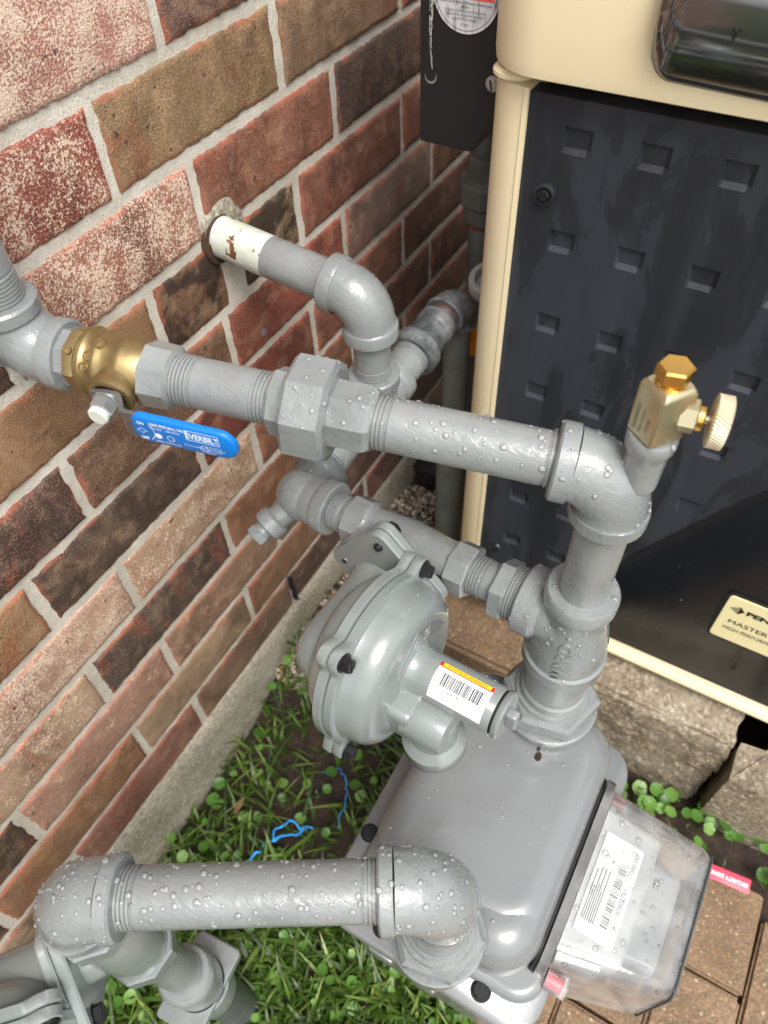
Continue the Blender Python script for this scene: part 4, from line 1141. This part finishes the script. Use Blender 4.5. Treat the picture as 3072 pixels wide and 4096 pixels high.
        while x < .0150:
            w_ = rb_.choice((.00028, .00028, .00055, .0009))
            g_ = [[bm.verts.new(tmap(xx, -.0022 + .0088 * j / 5, .0001)) for j in range(6)] for xx in (x, x + w_)]
            for j in range(5): bm.faces.new((g_[0][j], g_[1][j], g_[1][j + 1], g_[0][j + 1]))
            x += w_ + rb_.choice((.0003, .00045, .0007))
        obj('barcode', bm, 'print_black', stk, smooth=False)
        text('lettering', '1560014312', .0030, None, X, Z, 'print_black', stk, fn=lambda u, v, w: tmap(u - .002, v - .0046, .0001))
        text('lettering', 'VENT MUST BE KEPT OPEN IMMEDIATELY', .0019, None, X, Z, 'print_black', stk, fn=lambda u, v, w: tmap(u, v + .0118, .0002), sx=.85)
        return [ff, fsn, tw]
    return []

rg = thing('gas_regulator', 'grey gas regulator with round diaphragm case, barcode sticker and black bolts', 'gas regulator', (.25, -.25, -.35))
dR = dA
Nn = V(-1, 0, 0); Nn = (Nn - dR * Nn.dot(dR)).normalized(); Zr = Nn.cross(dR); 
if Zr.z < 0: Zr = -Zr
RO = E3 + dR * .1065
rparts = regulator(rg, RO, Nn, dR, Zr, .088, .026, -.014, .112)
droplets(rparts, 70, rg, .0004, .0017, .25, 21)
# connecting nipples and bushing of this line belong to the upper run's tee and the plugged tee
bm = bmesh.new(); pipe(bm, E3 + dR * .030, RO - dR * .050, .0158, 4, 5); obj('nipple', bm, 'pipe_paint', wr)
bm = bmesh.new(); pipe(bm, RO + dR * .050, E3 + dR * .190, .0156, 7, 3); nip = obj('nipple', bm, 'pipe_paint', ur)
bm = bmesh.new(); hexa(bm, E3 + dR * .183, dR, .0115, .0236, 6, .0012, R(20)); bsh = obj('bushing', bm, 'cast_paint', ur, angle=28)
bm = bmesh.new(); pipe(bm, E3 + dR * .1935, E3 + dR * .208, .0208, 5, 0); obj('bushing_thread', bm, 'pipe_paint', ur)
droplets([nip, bsh], 50, ur, .0004, .0013, .2, 22)

# ------------------------------------------------------------------ gas meter
mt = thing('gas_meter', 'grey gas meter with clear plastic index cover, seen from above', 'gas meter', (.21, -.385, -.66))
Wd = lambda x, y, h: V(x, y, h)
bm = bmesh.new(); stack(bm, [(-.66, .01), (-.65, 0), (-.478, 0)],   .086, .300, -.458, -.297, .03, Wd, 8); obj('lower_case', bm, 'meter_paint', mt)
bm = bmesh.new(); stack(bm, [(-.477, .0015), (-.4755, 0), (-.4620, 0), (-.4600, .002)],   .072, .313, -.468, -.287, .026, Wd, 8); fl = obj('case_flange', bm, 'meter_paint', mt, angle=45)
bm = bmesh.new(); stack(bm, [(-.4785, .001), (-.4768, .001)],   .0725, .3125, -.4675, -.2875, .026, Wd, 8); obj('flange_gasket', bm, 'rust', mt)
bm = bmesh.new(); stack(bm, dome(-.470, -.403, .024, 8), .112, .308, -.4490, -.3050, .036, Wd, 10); tc = obj('top_case', bm, 'meter_paint', mt)
bm = bmesh.new(); stack(bm, dome(-.470, -.4045, .026, 8), .0965, .20, -.4500, -.3820, .033, Wd, 10); tl = obj('valve_lobe', bm, 'meter_paint', mt)
bm = bmesh.new(); stack(bm, dome(-.470, -.452, .008, 5), .090, .24, -.4640, -.3000, .024, Wd, 8); obj('shoulder', bm, 'meter_paint', mt)
for c, hgt in ((V(.0865, -.424, -.4605), .004), (V(.142, -.2955, -.4605), .004), (V(.27, -.2955, -.4605), .004), (V(.0865, -.340, -.4605), .004)):
    slotted(c, .0062, Z, mt, 'black_bolt', .0045, 'flange_screw', 8)
bm = bmesh.new(); boxm(bm, V(.078, -.385, -.500), X, Y, Z, .016, .018, .030, .002); boxm(bm, V(.078, -.345, -.495), X, Y, Z, .014, .022, .024, .002); obj('seal_bracket', bm, 'meter_paint', mt)
def swivel(pt, top, parent, q=1.0):
    bm = bmesh.new(); lathe(bm, [(-.050, .0290), (-.012, .0275), (.004, .0270), (.006, .0262)], pt, Z, 44); obj('port_neck', bm, 'meter_paint', parent)
    bm = bmesh.new(); lathe(bm, [(.004, .0320 * q), (.006, .0338 * q), (.011, .0338 * q), (.0122, .0324 * q)], pt, Z, 44); hexa(bm, pt + Z * .0115, Z, .0200, .0335 * q, 6, .0036, R(12)); lathe(bm, [(.031, .0262 * q), (.0345, .0250 * q)], pt, Z, 40); n_ = obj('swivel_nut', bm, 'cast_paint', parent, angle=30)
    bm = bmesh.new(); lathe(bm, [(.030, .0226 * q), (.042, .0222 * q), (.044, .0205 * q), (top, .0200 * q)], pt, Z, 36); obj('swivel_tail', bm, 'cast_paint', parent); return n_
sn1 = swivel(P1 + V(0, 0, -.014), .085, mt, 1.18); sn2 = swivel(P2 + V(0, 0, -.014), .095, mt)
bm = bmesh.new(); 
for (dx, dy, s_) in ((0, 0, .0042), (.006, .002, .0022)): ball(bm, V(.247 + dx, -.395 + dy, -.4025), s_, 10, (1, .7, .12))
obj('dirt_speck', bm, 'soil', mt)
# index module, gasket and clear cover
FY = -.4500
def CV(a, b, h): return V(a, FY - h, b)        # a = x, b = z, h outwards
bm = bmesh.new(); stack(bm, [(-.0012, 0), (.0010, 0), (.0016, .0008)],   .1150, .2720, -.580, -.4235, .020, CV, 8); obj('index_gasket', bm, 'black_rubber', mt)
bm = bmesh.new(); stack(bm, [(.0024, 0), (.0085, 0), (.0095, .001)],   .1140, .2730, -.581, -.4220, .021, CV, 8); obj('cover_rim', bm, 'clear_cover', mt)
def CV2(a, b, h):       # cover tapers towards its front and its top slopes down
    k = h / .09; cx = .1935
    return V(a + k * (.026 * max(0, (cx - a) / .0735) - .004 * max(0, (a - cx) / .0745)), FY - h, b - .016 * k * (b + .58) / .15)
bm = bmesh.new(); stack(bm, [(.0108, .0), (.03, 0), (.06, 0), (.088, .0005), (.095, .003), (.098, .008)], .1200, .2680, -.576, -.4290, .016, CV2, 8)
bm.faces.ensure_lookup_table()
back_f = max((f for f in bm.faces if len(f.verts) > 8), key=lambda f: f.calc_center_median().y); bmesh.ops.delete(bm, geom=[back_f], context='FACES_ONLY')
cvr = obj('clear_cover', bm, 'clear_cover', mt)
bm = bmesh.new(); pts = [CV2(a, b, .0955) for a, b in rr_outline(.1215, .2665, -.5745, -.4305, .015, 8)]; pts.append(pts[0]); sweep(bm, pts, [.0009] * len(pts), 8, False); obj('front_edge', bm, 'pvc_dark', mt)
bm = bmesh.new(); stack(bm, [(.0115, 0), (.056, 0), (.058, .002)], .1350, .2560, -.560, -.4440, .008, CV2, 5); md = obj('index_module', bm, 'pvc_grey', mt, angle=35)
bm = bmesh.new(); stack(bm, [(.059, 0), (.082, 0), (.084, .002)], .1460, .2440, -.550, -.4620, .010, CV2, 6); obj('dial_frame', bm, 'pvc_mid', mt, angle=35)
bm = bmesh.new(); stack(bm, [(.013, 0), (.045, 0)],   .1240, .1340, -.535, -.4480, .003, CV2, 4); obj('module_side', bm, 'sticker_white', mt)
# white label on the module top, facing up and out
LO = CV2(.1950, -.4425, .0330); lx = V(1, 0, 0); ly = (CV2(.195, -.4440, .05) - CV2(.195, -.4440, .012)).normalized(); ln = lx.cross(ly)
if ln.z < 0: ln = -ln
def LP(a, b, hh=.0): return LO + lx * a + ly * b + ln * hh
bm = bmesh.new(); stack(bm, [(.0, 0), (.0006, 0)], -.040, .040, -.0170, .0150, .002, lambda a, b, h: LP(a, b, h), 4); lb = obj('module_label', bm, 'sticker_white', mt, smooth=False)
bm = bmesh.new(); rb_ = random.Random(9); x = -.028
while x < .022:
    w_ = rb_.choice((.0005, .0005, .0009, .0014)); flat(bm, LP(0, 0, .0009), lx, ly, rect(x, x + w_, .0005, .0065)); x += w_ + rb_.choice((.0005, .0008, .0012))
for k in range(7): flat(bm, LP(0, 0, .0009), lx, ly, rect(-.030, -.030 + rb_.uniform(.022, .045), -.0145 + .0016 * k, -.0138 + .0016 * k))
obj('label_print', bm, 'print_black', lb, smooth=False)
text('lettering', '80802761', .0055, LP(-.004, .0102, .0009), lx, -ly, 'print_black', lb)
text('lettering', '100G DLS', .0040, LP(.027, .0105, .0009), lx, -ly, 'print_black', lb)
for q, r_, mm in ((CV(.1175, -.4560, .0116), .0062, 'clear_red'), (CV(.2660, -.4620, .0096), .0026, 'clear_red')):
    bm = bmesh.new(); lathe(bm, [(.001, r_), (.012, r_), (.0135, r_ * .85)], q, -Y, 26); obj('seal_plug', bm, mm, mt)
    bm = bmesh.new(); lathe(bm, [(0, r_ + .0022), (.0165, r_ + .0020)], q, -Y, 26, cap=False); obj('seal_sleeve', bm, 'clear_cover', mt)
droplets([cvr], 230, mt, .0005, .0026, .1, 31, mat='water')
droplets([tc, tl], 170, mt, .0004, .0016, .4, 32)

# ------------------------------------------------------------------ lower link pipe to second regulator
lk = thing('lower_gas_pipe', 'wet grey gas pipe with elbows joining the meter, along the picture bottom', 'gas pipe', (.04, -.29, -.30))
E7 = V(-.0165, -.196, -.270)
d7 = dirn(E6, E7)
bm = bmesh.new(); elbow(bm, E6, d7, -Z, .0222, .0240, .036); e6 = obj('elbow', bm, 'cast_paint', lk)
bm = bmesh.new(); pipe(bm, E6 + d7 * .030, E7 - d7 * .028, .0170, 6, 7); lp = obj('pipe', bm, 'pipe_paint', lk)
bm = bmesh.new(); elbow(bm, E7, -d7, -Z, .0222, .0242, .035); e7 = obj('elbow', bm, 'cast_paint', lk)
droplets([lp, e6, e7], 1000, lk, .0003, .0022, .1, 41)
droplets([lp], 16, lk, .0010, .0020, -1.1, 42, -.72)
r2 = thing('gas_regulator', 'grey gas regulator cut off by the bottom left corner of the picture', 'gas regulator', (-.01, -.205, -.5))
N2 = V(-.80, .60, 0).normalized(); A2 = V(0, 0, -1); O2 = V(E7.x, E7.y, -.375)
regulator(r2, O2, N2, A2, N2.cross(A2), .092, .034, -.004, .125, full=False, q=1.2, Ac=V(-.60, -.80, 0).normalized())
sp2 = thing('service_riser', 'grey gas riser pipe with wing lock valve standing in the grass', 'gas pipe', (E7.x, E7.y, GZ))
RX = V(E7.x, E7.y, 0)
bm = bmesh.new(); pipe(bm, RX + V(0, 0, -.43), RX + V(0, 0, -.57), .0165); obj('pipe', bm, 'pipe_paint', sp2)
bm = bmesh.new(); lathe(bm, [(-.620, .020), (-.612, .0232), (-.600, .0238), (-.584, .0235), (-.572, .0245), (-.560, .0245), (-.556, .0215)], RX, Z, 36)
lathe(bm, [(-.660, .0255), (-.6215, .0262)], RX, Z, 32); obj('lock_valve', bm, 'cast_paint', sp2)
bm = bmesh.new(); wx = V(1, .1, 0).normalized(); wy = Z.cross(wx)
stack(bm, [(-.0065, .0015), (-.005, 0), (.005, 0), (.0065, .0015)], -.038, .038, -.023, .023, .005, lambda a, b, h: RX + wx * a + wy * b + V(0, 0, -.6185 + h), 4); obj('lock_plate', bm, 'cast_paint', sp2, angle=30)
bm = bmesh.new(); lathe(bm, [(GZ - .05, .021), (-.640, .021), (-.636, .024), (-.612, .024)], RX, Z, 32); obj('riser_casing', bm, 'aged_steel', sp2)

# ------------------------------------------------------------------ galvanised branch to the heater
gb = thing('galvanised_branch', 'galvanised pipe branch with rusty elbow beside the wall, turning down behind the heater', 'gas pipe', (.56, -.15, -.3))
bm = bmesh.new(); pipe(bm, T1 + dB * .030, T1 + dB * .066, .0180, 0, 4); obj('bushing', bm, 'pipe_paint', gb)
bm = bmesh.new(); lathe(bm, [(0, .0225), (.0015, .0242), (.014, .0242), (.017, .0215), (.030, .0195), (.040, .0180), (.042, .0200), (.051, .0200), (.0525, .0185)], T1 + dB * .064, dB, 36); obj('reducer', bm, 'galvanised', gb)
bm = bmesh.new(); lathe(bm, [(0, .0142), (.005, .0142)], T1 + dB * .1155, dB, 30); lathe(bm, [(0, .0144), (.005, .0144)], E2 - dB * .033, dB, 30); obj('rust_ring', bm, 'rust', gb)
bm = bmesh.new(); pipe(bm, T1 + dB * .105, E2 - dB * .02, .0136, 0, 0); obj('pipe', bm, 'galvanised', gb)
bm = bmesh.new(); elbow(bm, E2, -dB, -Z, .0185, .0208, .032, .011); obj('elbow', bm, 'galvanised', gb)
bm = bmesh.new(); pipe(bm, E2 + V(0, 0, -.026), E2 + V(0, 0, -.165), .0142, 0, 6); obj('pipe', bm, 'aged_steel', gb)
bm = bmesh.new(); lathe(bm, [(-.158, .0195), (-.160, .0208), (-.175, .0208), (-.178, .0185), (-.215, .0185), (-.5, .0150)], E2, Z, 36); obj('coupling', bm, 'aged_steel', gb)
# vertical steel pipe with union, further back
vb = thing('vertical_steel_pipe', 'dark vertical steel pipe with union, between wall and heater column', 'pipe', (.74, -.185, -.4))
VX = V(.700, -.1235, -.065)
bm = bmesh.new(); lathe(bm, [(.10, .0185), (-.018, .0185), (-.020, .0235), (-.032, .0240), (-.046, .0240), (-.049, .0190), (-.052, .0175), (-.105, .0175)], VX, Z, 32); obj('pipe', bm, 'aged_steel', vb)
bm = bmesh.new(); lathe(bm, [(-.100, .0195), (-.103, .0225), (-.122, .0230), (-.126, .028)], VX, Z, 8); lathe(bm, [(-.124, .0270), (-.128, .0305), (-.147, .0305), (-.152, .026)], VX, Z, 8, rot=.2); lathe(bm, [(-.150, .0245), (-.168, .0235), (-.172, .0195)], VX, Z, 32); obj('union', bm, 'aged_steel', vb, angle=28)
bm = bmesh.new(); lathe(bm, [(-.168, .0190), (-.176, .0190)], VX, Z, 30); obj('rust_ring', bm, 'rust', vb)
bm = bmesh.new(); pipe(bm, VX + V(0, 0, -.172), VX + V(0, 0, -.62), .0172); obj('pipe', bm, 'aged_steel', vb)
# grey plastic sleeve and orange valve handle half hidden by the heater column
pc = thing('plastic_drain', 'pale grey plastic pipe collar half hidden behind the heater column', 'plastic pipe', (.665, -.192, -.45))
PXc = V(.640, -.1620, -.262)
bm = bmesh.new(); lathe(bm, [(-.015, .0225), (-.012, .0250), (-.001, .0250), (.0005, .0240), (.0005, .0185), (-.010, .0170)], PXc, V(-.25, -.05, 1), 40); obj('collar', bm, 'pvc_grey', pc)
bm = bmesh.new(); lathe(bm, [(-.3, .0205), (-.012, .0205)], PXc, Z, 36); obj('pipe', bm, 'pvc_dark', pc)
bm = bmesh.new(); lathe(bm, [(-.012, .010), (-.001, .010)], PXc, V(-.25, -.05, 1), 20); obj('inner_tube', bm, 'pvc_dark', pc)
oh = thing('orange_handle', 'small round orange valve handle behind the heater column', 'valve handle', (.66, -.19, -.345))
bm = bmesh.new(); lathe(bm, [(0, .0155), (.002, .0175), (.010, .0175), (.012, .0155)], V(.622, -.1580, -.328), V(-1, .25, .15), 30); boxm(bm, V(.616, -.1580, -.328), Y, Z, X, .006, .030, .012, .001); obj('disc', bm, 'orange_plastic', oh)
bm = bmesh.new(); lathe(bm, [(0, .005), (.03, .005)], V(.624, -.1580, -.328), X, 16); obj('stem', bm, 'pvc_dark', oh)

# ------------------------------------------------------------------ plants and litter
def blades(name, n, area, hmin, hmax, seed, wmin=.0022, wmax=.0052, label=''):
    rnd = random.Random(seed); vs, fs, shd = [], [], []
    for _ in range(n):
        p = area(rnd)
        if p is None: continue
        x, y = p; h = rnd.uniform(hmin, hmax) * (.6 + .8 * rnd.random()); wv = rnd.uniform(wmin, wmax); a = rnd.random() * 6.283
        d = V(math.cos(a), math.sin(a), 0); side = V(-d.y, d.x, 0); lean = rnd.uniform(.3, 1.25); b = V(x, y, soil_z(x, y) - .003); s = rnd.random() ** 1.3; k = len(vs)
        if rnd.random() < .05: s = 1.0
        else: s = min(s, .92)
        for i in range(5):
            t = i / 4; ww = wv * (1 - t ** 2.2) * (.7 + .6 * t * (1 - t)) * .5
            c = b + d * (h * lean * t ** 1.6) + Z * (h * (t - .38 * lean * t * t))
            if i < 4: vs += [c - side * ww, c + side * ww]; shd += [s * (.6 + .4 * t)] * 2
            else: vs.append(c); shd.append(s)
        for i in range(3): fs.append((k + 2 * i, k + 2 * i + 1, k + 2 * i + 3, k + 2 * i + 2))
        fs.append((k + 6, k + 7, k + 8))
    me = bpy.data.meshes.new(name); me.from_pydata(vs, [], fs); me.attributes.new('shade', 'FLOAT', 'POINT').data.foreach_set('value', shd)
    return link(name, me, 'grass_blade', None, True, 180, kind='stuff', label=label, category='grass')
def leaves(name, n, area, rmin, rmax, hmin, hmax, seed, label=''):
    rnd = random.Random(seed); vs, fs, shd = [], [], []
    for _ in range(n):
        p = area(rnd)
        if p is None: continue
        x, y = p; r = rnd.uniform(rmin, rmax); hh = rnd.uniform(hmin, hmax); s = rnd.uniform(.05, .92); k = len(vs)
        c = V(x, y, soil_z(x, y) + hh); nrm = V(rnd.uniform(-.45, .45), rnd.uniform(-.45, .45), 1).normalized(); x_, y_, a_ = frame(nrm); a0 = rnd.random() * 6.28
        vs.append(c - a_ * r * .22); shd.append(min(.92, s * 1.15))
        for q in range(14):
            a = a0 + 6.2 * q / 13; rr = r * (1 + .05 * math.sin(q * 2.3)); vs.append(c + (x_ * math.cos(a) + y_ * math.sin(a)) * rr + a_ * .03 * r * math.sin(q * 2.3)); shd.append(s)
        for q in range(13): fs.append((k, k + 1 + q, k + 2 + q))
        m = len(vs); g = V(x + rnd.uniform(-.008, .008), y + rnd.uniform(-.008, .008), soil_z(x, y) - .004); sd_ = V(.0006, .0004, 0); top = c - a_ * r * .22
        vs += [g - sd_, g + sd_, top + sd_, top - sd_]; shd += [.6] * 4; fs.append((m, m + 1, m + 2, m + 3))
    me = bpy.data.meshes.new(name); me.from_pydata(vs, [], fs); me.attributes.new('shade', 'FLOAT', 'POINT').data.foreach_set('value', shd)
    return link(name, me, 'weed_leaf', None, True, 180, kind='stuff', label=label, category='weeds')
def dens(x, y):       # bare soil in the middle bed, thick growth under the lower pipe and along the wall
    q = .75 + .9 * noise.noise(V(x * 7, y * 7, 5))
    if x < .14: q += .75
    if x > .24 and y < -.09: q -= .35
    if y > -.07: q += .35
    return q
def bed(r):
    x, y = r.uniform(-.5, .47), r.uniform(-.43, -.012)
    if x > .38 and r.random() < (x - .38) / .09: return None
    return (x, y) if r.random() < dens(x, y) else None
def bed2(r):
    x, y = r.uniform(-.5, .12), r.uniform(-.435, -.05); return (x, y)
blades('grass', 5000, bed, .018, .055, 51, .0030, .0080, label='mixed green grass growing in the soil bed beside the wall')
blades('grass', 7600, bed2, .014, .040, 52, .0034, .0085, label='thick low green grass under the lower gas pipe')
leaves('round_leaf_weeds', 420, bed, .0040, .0090, .006, .030, 53, label='small round leaved weeds in the soil bed by the wall')
leaves('low_weeds', 700, bed2, .0030, .0075, .004, .022, 56, label='tiny leafy weeds among the thick grass')
def strip_w(r):
    x, y = r.uniform(.395, .465), r.uniform(-.82, -.46); return (x, y) if noise.noise(V(x * 20, y * 14, 3)) > -.15 else None
leaves('round_leaf_weeds', 90, strip_w, .005, .0105, .004, .022, 54, label='bright round leaved weeds between the pavement and the concrete blocks')
blades('grass', 160, strip_w, .012, .030, 55, .0012, .0026, label='thin grass between the pavement and the concrete blocks')
# blue twine
def twine(pts, r, name, parent):
    bm = bmesh.new(); P_ = []
    for a, b in zip(pts, pts[1:]):
        for k in range(9): P_.append(a.lerp(b, k / 9))
    P_.append(pts[-1]); P_ = [p + V(noise.noise(p * 90), noise.noise(p * 90 + V(9, 0, 0)), noise.noise(p * 90 + V(0, 9, 0))) * .006 for p in P_]
    sweep(bm, P_, [r * (1 + .5 * noise.noise(p * 150)) for p in P_], 7); obj(name, bm, 'blue_twine', parent)
tw_ = thing('blue_twine', 'frayed bright blue twine lying in the weeds above the lower pipe', 'twine', (.17, -.15, GZ))
TZ = GZ + .014
A0, A1, A2_, A3, A4 = V(.105, -.112, TZ), V(.148, -.128, TZ + .004), V(.160, -.137, TZ + .003), V(.180, -.160, TZ), V(.172, -.130, TZ + .006)
twine([A0, V(.125, -.119, TZ + .003), A1, A2_, V(.170, -.150, TZ + .002), A3], .0017, 'strand', tw_)
twine([A1, V(.164, -.127, TZ + .005), A4 + V(.006, -.006, 0), V(.180, -.145, TZ + .004), A3 + V(.003, -.004, 0)], .0014, 'strand', tw_)
twine([V(.252, -.135, TZ), V(.268, -.158, TZ + .008), V(.245, -.183, TZ + .002), V(.205, -.190, TZ - .006)], .0007, 'strand', tw_)
# red security tag by the cover
tg = thing('security_tag', 'bright red plastic tag with white lettering beside the clear meter cover', 'plastic tag', (.383, -.634, GZ))
TO = V(.383, -.634, GZ + .022); tx = V(.10, -1, .0).normalized(); ty = V(1, .10, .2).normalized(); tz_ = tx.cross(ty)
bm = bmesh.new(); boxm(bm, TO, tx, ty, tz_, .058, .0165, .0012, .0004); tgo = obj('tag', bm, 'pink_red', tg, angle=30)
nz_ = tz_ if tz_.z > 0 else -tz_
text('lettering', 'SECURITY DEVICE', .0062, TO + nz_ * .0010 + tx * .0265, -tx, -ty, 'print_white', tgo, 'LEFT', bold=.0002, sx=.95)
bm = bmesh.new(); boxm(bm, TO - Z * .02 - tx * .02, tx, ty, Z, .004, .004, .045); obj('tag_stem', bm, 'pink_red', tg)
# litter
lf = thing('dead_leaf', 'curled tan dead leaf on the soil near the wall', 'leaf', (.155, -.065, GZ))
bm = bmesh.new(); 
g_ = [[bm.verts.new(V(.150 + .022 * i / 4, -.066 + (.010 * (j / 3 - .5)) * (1 - abs(i / 4 - .5)), GZ + .018 + .003 * math.cos(j) + .002 * i)) for j in range(4)] for i in range(5)]
for i in range(4):
    for j in range(3): bm.faces.new((g_[i][j], g_[i + 1][j], g_[i + 1][j + 1], g_[i][j + 1]))
obj('blade', bm, 'dead_leaf', lf)
wc = thing('pipe_stub', 'white plastic pipe stub poking from the weeds behind the regulator', 'pipe stub', (.362, -.045, GZ))
bm = bmesh.new(); lathe(bm, [(-.03, .016), (.030, .016), (.031, .013), (.010, .0125)], V(.362, -.045, GZ), Z, 28); obj('tube', bm, 'nylon_white', wc)

bb = thing('black_box', 'small black plastic box on the gravel behind the upper gas pipe', 'plastic box', (.748, -.040, -.757))
bm = bmesh.new(); boxm(bm, V(.748, -.040, -.735), X, Y, Z, .045, .040, .045, .004); obj('shell', bm, 'black_rubber', bb, angle=30)
bm = bmesh.new(); boxm(bm, V(.748, -.040, -.7105), X, Y, Z, .048, .043, .006, .002); obj('lid', bm, 'black_steel', bb, angle=30)
